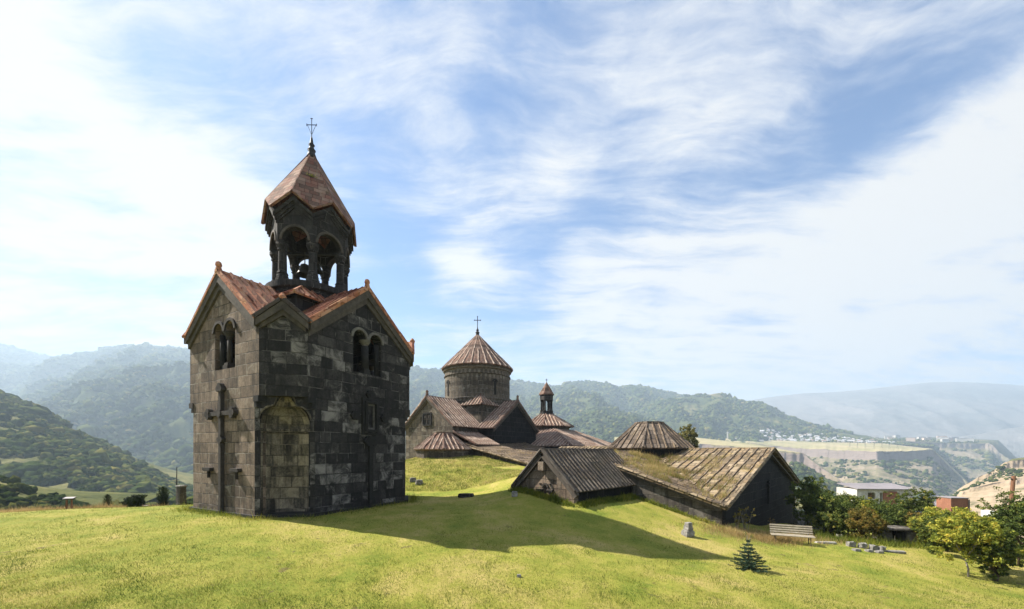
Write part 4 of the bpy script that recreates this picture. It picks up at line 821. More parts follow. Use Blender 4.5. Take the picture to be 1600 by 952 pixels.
gable_arm(cat_, 'b', 0, 6.5, 4.6, LZ-1.5, 6.0, 9.4, gable_only='stone_black_shade')  # right arm darkened whole, its shade included in the stone colour
gable_arm(cat_, 'a', 0, -8.0, 4.0, LZ-1.5, 6.1, 9.5) if False else None
bk = MB(); bk.box(V2(-3.5, -2, 4.5), (9, 9, 6.5)); bk.build('rear_wall', 'stone_church', cat_)
rf = MB()
for s in (1, -1): rf.roof([V2(0, 0, 9.4), V2(-8.4, 0, 9.4), V2(-8.4, s*4.4, 5.9), V2(0, s*4.4, 5.9)], 0.15, 0.5)
for s in (1, -1): rf.roof([V2(0, 0, 9.4), V2(0, -7, 9.4), V2(s*4.6, -7, 5.9), V2(s*4.6, 0, 5.9)], 0.15, 0.5)
rf.build('rear_roof', 'tile_church', cat_)
bs = MB(); bs.prism([tuple(V2(a, b, 0)[:2]) for a, b in ((4.15, 4.15), (-4.15, 4.15), (-4.15, -4.15), (4.15, -4.15))], 5, 8.85); bs.build('drum_base', 'stone_church', cat_, fix=True)
rf = MB()
for k in range(4):
    c, s = math.cos(k*math.pi/2), math.sin(k*math.pi/2); W_ = lambda x, y, z: (x*c-y*s, x*s+y*c, z)
    rf.roof([W_(4.4, -4.4, 8.80), W_(4.4, 4.4, 8.80), W_(2.9, 2.9, 10.35), W_(2.9, -2.9, 10.35)], 0.12, 0.5, 0.16, 0.11); rf.bar(W_(4.42, 4.42, 8.9), W_(3.1, 3.1, 10.25), 0.22, 0.16)
rf.build('drum_base_roof', 'tile_church', cat_)
dr = MB(); dr.lathe([(4.42, 8.6), (4.42, 9.75), (4.52, 9.8), (4.52, 10.0), (4.38, 10.05), (4.38, 12.95), (4.50, 13.0), (4.50, 13.14), (4.40, 13.18), (4.40, 13.62), (4.60, 13.72), (4.66, 14.0), (4.2, 14.05)], 48)
drum = dr.build('drum', 'stone_church', cat_)
face = math.atan2(-CC.y, -CC.x)-crz
for da in (-1.05, -0.42+.95, 1.9, -2.0):
    a = face+da; M = frame(a, 4.38); wb = MB()
    wb.extrude([(-.14, 10.35), (.14, 10.35), (.14, 12.0)]+arc(0, 12.0, .14, 0, math.pi, 6)+[(-.14, 12.0)], M @ Matrix.Translation((0, -.045, 0)), 0.04); wd_ = wb.build('window', 'dark_inside', drum, fix=True)
    wb = MB(); wb.extrude(arc(0, 12.0, .40, 0, math.pi, 8)+arc(0, 12.0, .22, math.pi, 0, 8), M @ Matrix.Translation((0, -.10, 0)), 0.12); wb.build('window_hood', 'carved_dark', drum, fix=True)
cn = MB(); za, ze, rc = 19.05, 14.06, 4.82; NR = 30
cn.lathe([(rc, ze), (rc+.02, ze+.12), (0.12, za+.02)], NR, closed=False); cn.lathe([(4.2, ze-.03), (rc, ze)], NR, closed=False)
for k in range(NR):
    a = 2*math.pi*(k+.5)/NR; n = Vector((math.cos(a)*(za-ze), math.sin(a)*(za-ze), rc)).normalized(); hi = 0.55 if k % 2 else 0.05
    q0 = Vector((math.cos(a)*rc, math.sin(a)*rc, ze+.05)); q1 = Vector((0, 0, za)); tb = hi
    m = 6; pv = 0
    for j in range(m):
        t0, t1 = (j/m)*(1-hi), ((j+1)/m)*(1-hi); w_ = 0.30*(1-t0)+.05
        p0, p1 = q0.lerp(q1, t0), q0.lerp(q1, t1+.01); dl = Vector((-math.sin(a), math.cos(a), 0))*random.uniform(-.03, .03)
        cn.rib = cn.rib or MB(); cn.rib.bar(p1+dl, p0+dl, min(.21, w_), 0.13*random.uniform(.85, 1.1), n)
cn.build('conical_roof', 'tile_church', cat_)
fn = MB(); fn.lathe([(0.30, 18.8), (0.22, 19.15), (0.30, 19.3), (0.14, 19.5), (0.2, 19.65), (0.08, 19.85), (0.04, 20.2)], 10); fn.build('finial', 'iron', cat_)
cr = MB(); vx_ = Vector((math.cos(-crz), math.sin(-crz), 0)); cr.tube([(0, 0, 20.0), (0, 0, 21.5)], 0.05, 6); cr.tube([tuple(vx_*-.42+Vector((0, 0, 21.0))), tuple(vx_*.42+Vector((0, 0, 21.0)))], 0.05, 6)
for q, z in ((-.42, 21.0), (.42, 21.0), (0, 21.5)): cr.lathe([(0.02, z-.09), (0.09, z), (0.02, z+.09)], 6, (vx_.x*q, vx_.y*q))
cr.build('roof_cross', 'iron', cat_)
# small square window in the lit gable, carved cross slabs inside
wm = MB(); Q = lambda s, d, z: V2(9.0+d, s, z)
wf = MB()
for s, z, w_, h_ in ((-.1, 7.62, 1.42, .14), (-.1, 6.22, 1.42, .14), (-.78, 6.92, .14, 1.26), (.58, 6.92, .14, 1.26)): wf.box(Q(s, .06, z), (.14, w_, h_))
wo_ = wf.build('window', 'carved_dark', cat_); wm.box(Q(-.1, .012, 6.92), (.02, 1.24, 1.28)); wm.build('dark_window_sheet', 'dark_inside', wo_)  # flat dark sheet painted as the shaded opening, no hollow behind it
wm = MB(); wm.box(Q(-.1, .05, 6.92), (.05, 1.2, .10)); wm.box(Q(-.1, .055, 6.95), (.05, .10, 1.26))
for sx in (-.42, .22): wm.box(Q(sx, .05, 7.22), (.05, .26, .30))
wm.build('tracery', 'carved_stone', wo_)
# the corner chamber between the arms
cc_ = MB(); cc_.prism([tuple(V2(a, b, 0)[:2]) for a, b in ((8.6, 4.02), (8.6, 7.0), (4.65, 7.0), (4.65, 4.02))], 0.5, 3.75); cc_.build('chamber_wall', 'stone_church', cat_, fix=True)
rf = MB(); rf.roof([V2(9.0, 4.02, 5.25), V2(4.62, 4.02, 5.25), V2(4.62, 7.3, 3.75), V2(9.0, 7.3, 3.75)], 0.14, 0.42, 0.14, 0.1); rf.bar(V2(8.95, 4.03, 5.4), V2(8.95, 7.3, 3.9), .24, .12); rf.build('chamber_roof', 'tile_church', cat_)

# ------------------------------------------------------------------ low roofed gallery before the church
gal = thing('gallery', (-4.4, 44, 0), crz, 'low stone gallery with a wide overgrown tiled roof before the church', 'building')
gv = lambda a, b, z: V2(a, b, z)
rf = MB(); rf.roof([gv(0.3, -1.5, 3.72), gv(-11, -1.5, 4.35), gv(-11, 9.0, 1.75), gv(0.3, 9.0, 1.45)], 0.16, 0.42, 0.14, 0.10); rf.bar(gv(.25, -1.5, 3.84), gv(.25, 9, 1.58), .34, .12); rf.build('roof', 'tile_hall', gal)
wl = MB(); wl.prism([tuple(gv(a, b, 0)[:2]) for a, b in ((0, -1.4), (0, 8.7), (-10.8, 8.7), (-10.8, -1.4))], -1, 1.42); wl.build('wall', 'stone_grey', gal, fix=True)
gw = MB(); gw.add([gv(0, -1.4, 1.42), gv(0, 8.7, 1.42), gv(0, 8.7, 1.50), gv(0, -1.4, 3.64), gv(-.4, -1.4, 1.42), gv(-.4, 8.7, 1.42), gv(-.4, 8.7, 1.50), gv(-.4, -1.4, 3.64)], [(0, 1, 2, 3), (7, 6, 5, 4), (0, 4, 5, 1), (1, 5, 6, 2), (2, 6, 7, 3), (3, 7, 4, 0)]); gw.build('end_wall', 'stone_grey', gal, fix=True)

# ------------------------------------------------------------------ eight sided lantern roof on the grassy mound
def lantern(nm, label, cat, loc, r, n, z0, zw, ze, zt, rt, wallm, roofm, ph=0.0, spacing=0.55, capm=None):
    t = thing(nm, (loc.x, loc.y, 0), 0, label, cat)
    w_ = MB(); w_.lathe([(r*.93, z0), (r*.93, zw)], n, (0, 0), ph); w_.build('wall', wallm, t)
    rf = MB()
    for k in range(n):
        a0, a1 = ph+2*math.pi*k/n, ph+2*math.pi*(k+1)/n; P_ = lambda q, a, z: (q*math.cos(a), q*math.sin(a), z)
        rf.roof([P_(r, a0, ze), P_(r, a1, ze), P_(rt, a1, zt), P_(rt, a0, zt)], 0.13, spacing, 0.15, 0.10, jit=.04); rf.bar(P_(r+.02, a0, ze+.11), P_(rt, a0, zt+.10), 0.22, 0.13)
    rf.lathe([(rt+.05, zt-.02), (rt+.14, zt+.1), (rt+.14, zt+.26), (rt*.6, zt+.28)], n, (0, 0), ph); rf.lathe([(r*.9, ze-.05), (r, ze)], n, (0, 0), ph, closed=False)
    rf.build('roof', roofm, t); return t
lantern('roof_lantern', 'eight sided ribbed lantern roof on the grassy mound before the church', 'roof lantern', Vector((-7.35, 43, 0)), 2.95, 8, 1.2, 3.2, 3.22, 4.85, .85, 'stone_church', 'tile_church', .2, 0.5)

# ------------------------------------------------------------------ vestibule hall with the little belfry, right of the church
GC = Vector((5.3, 62.0, 0)); gav = thing('vestibule', (GC.x, GC.y, 0), crz, 'stone vestibule with a low hipped roof right of the church', 'building')
H1, H2 = 8.6, 3.4
wl = MB(); wl.prism([(-H1+.3, -H1+.3), (H1-.3, -H1+.3), (H1-.3, H1-.3), (-H1+.3, H1-.3)], -2, 3.7); wl.build('wall', 'stone_black_shade', gav)
rf = MB()
for k in range(4):
    c, s = math.cos(k*math.pi/2), math.sin(k*math.pi/2); W_ = lambda x, y, z: (x*c-y*s, x*s+y*c, z)
    rf.roof([W_(H1, -H1, 3.7), W_(H1, H1, 3.7), W_(3.1, 3.1, 6.2), W_(3.1, -3.1, 6.2)], 0.15, 0.5, 0.15, 0.11); rf.bar(W_(H1, H1, 3.82), W_(3.0, 3.0, 6.25), .34, .16)
rf.build('roof', 'tile_church', gav)
ln = MB(); ln.lathe([(3.45, 4.8), (3.45, 6.75), (3.6, 6.8)], 8, (0, 0), math.pi/8); ln.build('lantern_wall', 'stone_church', gav)
rf = MB()
for k in range(8):
    a0, a1 = math.pi/8+k*math.pi/4, math.pi/8+(k+1)*math.pi/4; P_ = lambda q, a, z: (q*math.cos(a), q*math.sin(a), z)
    rf.roof([P_(4.1, a0, 6.75), P_(4.1, a1, 6.75), P_(.8, a1, 8.75), P_(.8, a0, 8.75)], .14, .5, .16, .11); rf.bar(P_(4.12, a0, 6.86), P_(.8, a0, 8.85), .26, .14)
rf.build('lantern_roof', 'tile_church', gav)
bb = MB(); bb.lathe([(1.12, 8.5), (1.12, 8.95), (1.0, 9.0), (1.0, 9.25), (.3, 9.26)], 6); bb.build('belfry_base', 'stone_belfry', gav)
for k in range(6):
    a = k*math.pi/3+.2; cl = MB(); x, y = .78*math.cos(a), .78*math.sin(a); cl.lathe([(.22, 9.24), (.22, 9.4), (.15, 9.45), (.14, 10.75), (.22, 10.85), (.22, 11.0)], 8, (x, y)); cl.build('belfry_column', 'stone_belfry', gav)
bb = MB(); bb.lathe([(1.0, 10.98), (1.0, 11.65), (1.12, 11.75), (.2, 11.76)], 6, (0, 0), .2); bb.build('belfry_frieze', 'stone_belfry', gav)
bb = MB(); bb.lathe([(1.16, 11.74), (1.2, 11.86), (.05, 13.75)], 6, (0, 0), .2); bb.build('belfry_roof', 'tile_church', gav)
bb = MB(); bb.tube([(0, 0, 13.6), (0, 0, 14.3)], .04, 5); bb.tube([tuple(vx_*-.18+Vector((0, 0, 14.1))), tuple(vx_*.18+Vector((0, 0, 14.1)))], .04, 5); bb.build('roof_cross', 'iron', gav)

# ------------------------------------------------------------------ the large hall with cross gables and a lantern
WP, WQ = 23.5, 19.7; EZ, RZ = -0.16, 3.06
hall = thing('stone_hall', (HK.x, HK.y, 0), 0, 'large low stone hall with weedy tiled roofs and a black gable wall', 'building')
hp = lambda a, b, z: HP*a+HQ*b+Vector((0, 0, z))
ctr = hp(WP/2, WQ/2, RZ+.02)
corners = [hp(0, 0, EZ), hp(WP, 0, EZ), hp(WP, WQ, EZ), hp(0, WQ, EZ)]
def gable_wall(A, B, apex_z, n_out, t, zb, mt, nm='gable_wall', thick=.6):
    A, B = Vector(A), Vector(B); m = (A+B)/2; m.z = apex_z; A0, B0 = Vector((A.x, A.y, zb)), Vector((B.x, B.y, zb)); ins = -Vector(n_out)*thick
    o = [A0, B0, B, m, A]; w_ = MB(); w_.add(o+[p+ins for p in o], [tuple(range(5)), tuple(range(9, 4, -1))]+[((j+1) % 5, j, 5+j, 5+(j+1) % 5) for j in range(5)])
    return w_.build(nm, mt, t, fix=True)
gable_wall(corners[0], corners[1], RZ, -HQ, hall, -6, 'stone_black_shade'); gable_wall(corners[0], corners[3], RZ, -HP, hall, -3, 'stone_grey')  # the gable turned from the sun takes the shade-darkened copy
gable_wall(corners[1], corners[2], RZ, HP, hall, -6, 'stone_black_shade'); gable_wall(corners[3], corners[2], RZ, HQ, hall, -4, 'stone_grey')
def hall_roof(A, B, ridge_z, out):
    """the two slopes of one gable: ridge from the apex over AB to the centre, valleys at the corners"""
    A, B = Vector(A), Vector(B); ov_ = Vector(out)*0.45; m = (A+B)/2; m.z = ridge_z; c = Vector(ctr); c.z = ridge_z
    rf = MB()
    for E in (A, B):
        d = (E-m); E2 = E+d*0.03
        rf.roof([c, m+ov_, E2+ov_, E2], .17, 0.64 if out == -HQ else 0.5, .11, .08, jit=.05)
        rf.bar(m+ov_*.8+Vector((0, 0, .18)), E2+ov_*.8+Vector((0, 0, .17)), .34, .10)
    rf.bar(c+Vector((0, 0, .14)), m+ov_+Vector((0, 0, .14)), .3, .12)
    return rf.build('roof', 'tile_hall', hall)
hall_roof(corners[0], corners[1], RZ+.08, -HQ); hall_roof(corners[0], corners[3], RZ-.12, -HP); hall_roof(corners[1], corners[2], RZ, HP); hall_roof(corners[3], corners[2], RZ+.35, HQ)
cn = MB()
for A, B, out in ((corners[0], corners[1], -HQ), (corners[0], corners[3], -HP)):
    m = (A+B)/2; m.z = RZ
    for E in (A, B): cn.bar(m+out*.14+Vector((0, 0, -.30)), E+out*.14+Vector((0, 0, -.22)), .26, .22)
cn.build('cornice', 'cornice_stone', hall)
l_ = lantern('hall_lantern', 'truncated eight sided lantern roof with stone ribs on the large hall', 'roof lantern', Vector((HK.x+ctr.x, HK.y+ctr.y, 0)), 3.9, 8, 1.8, 3.31, 3.31, 5.63, 1.25, 'stone_black_shade', 'tile_lantern', math.atan2(HP.y, HP.x)+.30, .62)
# small carved cross slit on the black gable
xs = MB(); m = hp(WP*.49, 0, 0); 
for q in range(5): a = q*2*math.pi/5; xs.box(m-HQ*.08+HP*(.22*math.cos(a))+Vector((0, 0, .55+.22*math.sin(a))), (.2, .16, .2), math.atan2(HP.y, HP.x))
xs.box(m-HQ*.07+Vector((0, 0, -.4)), (.16, .13, 1.3), math.atan2(HP.y, HP.x)); xs.build('carved_cross', 'carved_dark', hall)

# ------------------------------------------------------------------ the small gabled chapel against the hall
SK = Vector((3.45, 22.5, 0)); SW, SL, SE, SA = 4.3, 8.06, .96, 3.06
chap = thing('small_chapel', (SK.x, SK.y, 0), 0, 'small gabled stone building half sunk in the grass beside the large hall', 'building')
sp = lambda a, b, z: HP*a+HQ*b+Vector((0, 0, z))
# gable front with a real slit opening
Ms = Matrix.Identity(4)
for i in range(3): Ms[i][0] = -HQ[i]; Ms[i][1] = HP[i]; Ms[i][2] = (0, 0, 1)[i]
pn = MB(); pn.panel([(-SW, -1), (0, -1), (0, SE), (-SW/2, SA-.06), (-SW, SE)], [[(-SW/2+.02, -.5), (-SW/2+.24, -.5), (-SW/2+.24, .95)]+arc(-SW/2+.13, .95, .11, 0, math.pi, 6)[1:]], Ms, .45); pn.build('gable_wall', 'stone_warm', chap)
sw = MB()
for b in (.225, SW-.225): sw.box(sp(SL/2+.25, b, (SE-1)/2), (SL-.4, .45, SE+1), math.atan2(HP.y, HP.x))
sw.build('side_wall', 'stone_black_shade', chap)  # side away from the sun, shade put into the stone colour
rf = MB(); e = .22; k = (SA-SE)/(SW/2)
rf.roof([sp(-.3, SW/2, SA), sp(SL, SW/2, SA), sp(SL, -e, SE-k*e), sp(-.3, -e, SE-k*e)], .12, .40, .11, .08); rf.roof([sp(-.3, SW/2, SA), sp(SL, SW/2, SA), sp(SL, SW+e, SE-k*e), sp(-.3, SW+e, SE-k*e)], .12, .40, .11, .08)
rf.bar(sp(-.3, SW/2, SA+.1), sp(SL, SW/2, SA+.1), .22, .1); rf.build('roof', 'tile_dark', chap)
vg = MB()
for b in (-e, SW+e): vg.bar(sp(-.24, SW/2, SA+.11), sp(-.24, b, SE-k*e+.13), .20, .09); vg.bar(sp(-.13, SW/2, SA-.34), sp(-.13, b*.98+.03, SE-k*e-.28), .24, .3)
vg.build('verge', 'cornice_stone', chap)
cb = MB(); cb.box(sp(-.17, SW/2-.02, 2.2), (.34, .40, .52), math.atan2(HP.y, HP.x)); cb.build('stone_bracket', 'stone_warm', chap)
cx = MB()
for q in (-.62, .62): cx.box(sp(-.09, SW/2-.13+q*.62, .78), (.18, .46, .10), math.atan2(HP.y, HP.x)); cx.box(sp(-.07, SW/2-.13+q*.62, .68), (.13, .40, .08), math.atan2(HP.y, HP.x))
for q in (-.36, .36): cx.box(sp(-.06, SW/2-.13+q, 1.12), (.12, .10, .10), math.atan2(HP.y, HP.x))
cx.extrude(arc(-SW/2+.13, .95, .24, 0, math.pi, 8)+arc(-SW/2+.13, .95, .13, math.pi, 0, 8), Ms @ Matrix.Translation((0, -.08, 0)), .09); cx.build('carved_cross', 'carved_stone', chap, fix=True)

# ------------------------------------------------------------------ small things on the lawn
def rough_block(c, size, rz=0.0, n=2, jit=.05, taper=.92):
    """a hewn, weathered block: subdivided box with knocked corners"""
    b = bmesh.new(); bmesh.ops.create_cube(b, size=1.0); bmesh.ops.subdivide_edges(b, edges=b.edges, cuts=n, use_grid_fill=True)
    M = Matrix.Rotation(rz, 3, 'Z'); vs = []
    for v in b.verts:
        p = v.co.copy(); k = p.length; p *= (1-0.10*max(0, k-.62)/.25); q = Vector((p.x*size[0], p.y*size[1], p.z*size[2])); q.xy *= (1+(taper-1)*(p.z+.5))
        q += Vector((random.uniform(-1, 1), random.uniform(-1, 1), random.uniform(-1, 1)))*jit*min(size); vs.append(Vector(c)+M @ q)
    fs = [tuple(x.index for x in f.verts) for f in b.faces]; b.free(); return vs, fs
def rock(name, loc, size, label, cat, mat='rock', rz=0.0, group=None, n=2, jit=.07):
    m = MB(); m.add(*rough_block((0, 0, size[2]*.42), size, 0, n, jit)); o = m.build(name, mat, None); o.location = loc; o.rotation_euler = (0, 0, rz); return tag(o, label, cat, group)

# bench
def bench(loc, rz):
    t = thing('park_bench', loc, rz, 'pale slatted park bench on dark metal legs before the black gable', 'bench')
    L = 1.95
    m = MB()
    for k in range(5): m.box((0, -.20+.105*k, .44+.004*k), (L, .09, .035))
    m.build('seat', 'bench_paint', t)
    m = MB()
    for k in range(4): m.box((0, .33+.035*k, .56+.115*k), (L, .03, .075), 0, Matrix.Rotation(-.28, 3, 'X'))
    m.build('backrest', 'bench_paint', t)
    for sx in (-.78, .78):
        m = MB(); m.tube([(sx, -.16, .42), (sx, -.20, 0)], .024, 6); m.build('leg', 'iron', t)
        m = MB(); m.tube([(sx, .47, .96), (sx, .33, .52), (sx, .26, .42), (sx, .24, 0)], .024, 6); m.build('leg', 'iron', t)
    return t
pB = gpx(1240, 850); e0, e1 = gat(1205, pB.y+.65), gat(1275, pB.y-.25)
bench(Vector((pB.x, pB.y+.1, pB.z-.02)), math.atan2(e1.y-e0.y, e1.x-e0.x)*.9)
# stepped stone stump
pS = gpx(1075, 838); st = thing('stone_stump', pS, .3, 'weathered grey stone stump with a stepped base on the lawn', 'stone stump')
m = MB(); m.add(*rough_block((0, 0, .14), (.52, .44, .30), 0, 2, .06)); m.build('base', 'rock', st); m = MB(); m.add(*rough_block((.02, 0, .40), (.36, .31, .32), .15, 2, .06)); m.build('shaft', 'rock', st)
m = MB(); m.add(*rough_block((.03, 0, .61), (.29, .26, .14), .1, 2, .07)); m.build('top', 'rock', st)
# flat stone slab and a few stones by the mound
p_ = gpx(728, 777); rock('stone_slab', p_, (1.05, .5, .26), 'flat dark grey stone slab lying in the grass left of the small chapel', 'stone slab', 'stone_belfry', -.1)
for (px, py, s, lb) in ((655, 757, .55, 'pale boulder at the foot of the grassy mound, right of the other one'), (645, 753, .5, 'pale boulder at the foot of the mound next to the bell tower wall')):
    p_ = gpx(px, py); rock('boulder', p_, (s, s*.8, s*.7), lb, 'boulder', 'rock', .4)
p_ = gpx(811, 902); rock('small_stone', p_, (.13, .10, .09), 'small dark stone lying alone in the open lawn', 'stone', 'rock')
p_ = gpx(808, 776); rock('boulder', p_+Vector((-.15, .1, 0)), (.35, .3, .3), 'small boulder at the left corner of the small chapel', 'boulder', 'rock')
# tall square stele and the thin post beside it, sign board, stones at the rim of the lawn
pT = gat(283, 25.0); s_ = thing('stone_stele', pT, -.35, 'dark square stone pillar at the rim of the lawn beside the bell tower', 'stone pillar')
m = MB(); m.add(*rough_block((0, 0, .58), (.40, .40, 1.28), 0, 2, .02, .97)); m.build('shaft', 'stone_grey', s_); m = MB(); m.add(*rough_block((0, 0, 1.22), (.47, .47, .10), 0, 1, .03)); m.build('cap', 'rock', s_)
pP = gat(276, 25.6); m = MB(); m.tube([(0, 0, -.1), (0, 0, 1.4), (.01, 0, 2.55)], [.03, .028, .02], 6); m.box((0, 0, .02), (.16, .16, .1)); o = m.build('metal_post', 'iron'); o.location = pP; tag(o, 'thin dark metal post standing left of the stone pillar', 'post')
sb = thing('information_board', gat(108, 22.4), .25, 'low tilted information board on two dark posts at the lawn edge', 'information board')
for sx in (-.11, .12):
    m = MB(); m.box((sx, 0, .27), (.055, .055, .60)); m.build('post', 'rust_pole', sb)
m = MB(); m.box((0, .02, .62), (.44, .26, .02), .1, Matrix.Rotation(.24, 3, 'X')); bp_ = m.build('panel', 'sheet_roof', sb)
m = MB(); m.box((0, .02, .585), (.47, .29, .02), .1, Matrix.Rotation(.24, 3, 'X')); m.build('panel_frame', 'iron', bp_)
k = 0
for px, s, wh in ((216, .30, 'leftmost of the row of stones'), (226, .38, 'second stone from the left in the row'), (236, .28, 'middle stone of the row'), (245, .24, 'small stone near the right end of the row'), (222, .22, 'tiny stone behind the left of the row')):
    p_ = gat(px, 25.5+.15*k); rock('rim_stone', p_, (s*1.2, s, s*.75), wh+' along the rim of the lawn', 'stone', 'rock', k*.7, 'stones at the rim of the lawn'); k += 1
# row of carved stone blocks on the right
blk = [(1311, .42, .62, 'upright weathered block at the left end of the stone row'), (1330, .62, .50, 'long grey block second in the stone row'), (1348, .55, .50, 'rough pitted block in the middle of the stone row'), (1364, .52, .46, 'dark hollowed block right of the middle of the row'), (1378, .46, .50, 'end block at the right of the stone row')]
for i, (px, w_, h_, lb) in enumerate(blk):
    p_ = gpx(px, 852+i*2.4 if i else 843); rock('carved_block', p_, (w_*.62, .28, h_*.58), lb+' on the grass', 'stone block', 'rock', -.15+.1*i, 'carved stone blocks on the grass', 2, .10)
for i, px in enumerate((1338, 1358, 1374)):
    p_ = gpx(px, 861+i*1.5); rock('low_stone', p_, (.34, .24, .12), ('left', 'middle', 'right')[i]+' low stone sunk before the row of carved blocks', 'stone', 'rock', .1, 'low stones before the blocks')
p_ = gpx(1290, 850); rock('kerb_stone', p_, (1.1, .22, .12), 'long pale kerb stone beside the bench', 'kerb stone', 'pale_stone', -.12)
p_ = gpx(1399, 864); rock('low_stone', p_, (.9, .28, .12), 'long flat stone in the grass right of the block row', 'stone', 'rock', -.1)
# open stone tomb with a slab roof under the shrubs
tb = thing('stone_tomb', gat(1402, 25.5), -.12, 'small open stone tomb with a mossy slab roof under the shrubs', 'tomb')
for sx in (-.72, .62):
    m = MB(); m.add(*rough_block((sx, .2, .42), (.62, 1.0, .95), 0, 2, .05)); m.build('side_stone', 'stone_grey', tb)
m = MB(); m.add(*rough_block((0, .85, .45), (1.1, .25, .9), 0, 1, .03)); m.build('back_stone', 'stone_black_shade', tb)
m = MB(); m.add(*rough_block((-.05, .15, 1.0), (1.75, 1.2, .16), 0, 2, .08)); m.build('roof_slab', 'stone_grey', tb)
# dry stone wall behind the hall corner
dw = MB()
for i in range(60):
    q = i % 12; r_ = i//12; x = (1246+q*5.5); p_ = gat(x, 36); dw.add(*rough_block((p_.x, p_.y+random.uniform(-.1, .1), p_.z+.12+r_*.26), (.40, .5, .30), random.uniform(-.3, .3), 1, .10))
tag(dw.build('dry_stone_wall', 'rock'), 'rough dry stone wall beyond the right corner of the large hall', 'wall')

# ------------------------------------------------------------------ buildings, fence and poles beyond the shrubs
bY = 58.0; A = at(1339, 765, bY); hb_ = thing('block_house', (A.x, A.y, 0), -.10, 'unfinished white block house with a brick panel and a flat sheet roof', 'house')
L_ = 7.4; zt = A.z; zb = zt-4.2
def bx(x0, x1, y0, y1, z0, z1): m = MB(); m.box(((x0+x1)/2, (y0+y1)/2, (z0+z1)/2), (x1-x0, y1-y0, z1-z0)); return m
I4 = Matrix.Identity(4)
m = MB(); m.panel([(0, zb), (L_, zb), (L_, zt), (0, zt)], [[(1.45, zt-1.32), (2.42, zt-1.32), (2.42, zt-.42), (1.45, zt-.42)], [(3.05, zt-2.6), (3.38, zt-2.6), (3.38, zt-.45), (3.05, zt-.45)], [(5.22, zt-1.4), (5.60, zt-1.4), (5.60, zt-.4), (5.22, zt-.4)]], I4, .25); m.build('wall', 'white_wall', hb_)
m = bx(0, .25, .26, 4, zb, zt); m.box((L_-.125, 2.13, (zb+zt)/2), (.25, 3.74, zt-zb)); m.box((L_/2, 4.1, (zb+zt)/2), (L_, .2, zt-zb)); m.build('side_wall', 'white_wall', hb_)
bx(3.40, 5.20, -.09, -.002, zt-2.9, zt-.22).build('brick_panel', 'brick', hb_)
m = MB(); m.add([(-.15, -.35, zt+.02), (L_+.2, -.35, zt+.02), (L_+.6, 4.6, zt+.50), (.3, 4.6, zt+.50), (-.15, -.35, zt+.14), (L_+.2, -.35, zt+.14), (L_+.6, 4.6, zt+.62), (.3, 4.6, zt+.62)], [(3, 2, 1, 0), (4, 5, 6, 7), (0, 1, 5, 4), (1, 2, 6, 5), (2, 3, 7, 6), (3, 0, 4, 7)]); m.build('roof', 'sheet_roof', hb_)
wf = bx(1.45, 2.42, .08, .14, zt-.92, zt-.85); wf.box((1.93, .11, zt-.87), (.07, .06, .88)); wf.build('window_frame', 'rust_pole', hb_)
A = at(1486, 779, 52); bq = thing('brick_shed', (A.x, A.y, 0), -.1, 'small red brick shed top behind the yellow tree', 'shed')
m = bx(0, 2.0, 0, 2, A.z-3, A.z); m.build('wall', 'brick', bq); bx(-.06, 2.06, -.08, 2.08, A.z+.003, A.z+.10).build('roof', 'sheet_roof', bq); bx(1.93, 2.05, -.15, -.085, A.z-2.5, A.z-.1).build('downpipe', 'iron', bq)
A = at(1462, 789, 56); gr_ = thing('shed_roof', (A.x, A.y, 0), -.1, 'grey sheet roofed shed left of the brick shed', 'shed')
m = MB(); m.add([(0, 0, A.z-.25), (2.4, 0, A.z-.25), (2.4, 2, A.z+.15), (0, 2, A.z+.15), (0, 0, A.z-.17), (2.4, 0, A.z-.17), (2.4, 2, A.z+.23), (0, 2, A.z+.23)], [(3, 2, 1, 0), (4, 5, 6, 7), (0, 1, 5, 4), (1, 2, 6, 5), (2, 3, 7, 6), (3, 0, 4, 7)]); m.build('roof', 'sheet_roof', gr_); bx(.1, 2.3, .1, 1.9, A.z-3, A.z-.26).build('wall', 'white_wall', gr_)
A = at(1532, 797, 46); B = at(1577, 800, 44); fn_ = thing('sheet_fence', (A.x, A.y, 0), math.atan2(B.y-A.y, B.x-A.x), 'white corrugated sheet fence behind the yellow tree', 'fence')
Lf = (B-A).length; m = MB(); n = 44; vs = []; fs = []
for i in range(n+1):
    for z in (A.z-1.6, A.z+.05): vs.append((Lf*i/n, .035*(i % 2), z))
    for z in (A.z-1.6, A.z+.05): vs.append((Lf*i/n, .035*(i % 2)+.012, z))
for i in range(n): a = 4*i; fs += [(a, a+4, a+5, a+1), (a+7, a+6, a+2, a+3), (a+1, a+5, a+7, a+3)]
m.add(vs, fs); m.build('sheet', 'white_sheet', fn_)
m = bx(0, Lf, .06, .12, A.z-.35, A.z-.28); m.build('rail', 'rust_pole', fn_)
p0, p1 = at(1577, 815, 40), at(1584, 744, 40); m = MB(); gp_ = gz(p0.x, p0.y); d = (p1-p0).normalized(); m.tube([p0-d*((p0.z-gp_)/d.z+.3), p0, p1], [.20, .18, .15], 9); po = thing('utility_pole', (0, 0, 0), 0, 'leaning rust brown utility pole at the right edge', 'pole'); po.location = p1
pm = m.build('pole', 'rust_pole', po); pm.location = -p1
m = MB(); m.tube([p1+Vector((-.25, 0, -.35)), p1+Vector((.25, 0, -.35))], .03, 6); 
for q in (-.25, .25): m.lathe([(.05, p1.z-.35), (.07, p1.z-.28), (.05, p1.z-.22)], 7, (p1.x+q, p1.y))
pm = m.build('crossarm', 'iron', po); pm.location = -p1
p0, p1 = at(1234, 757, 44), at(1236, 732, 44); m = MB(); m.tube([(0, 0, -8), (0, 0, 0)], .07, 6); o = m.build('wooden_post', 'rust_pole'); o.location = p1; tag(o, 'thin dark post rising behind the eave of the large hall', 'post')

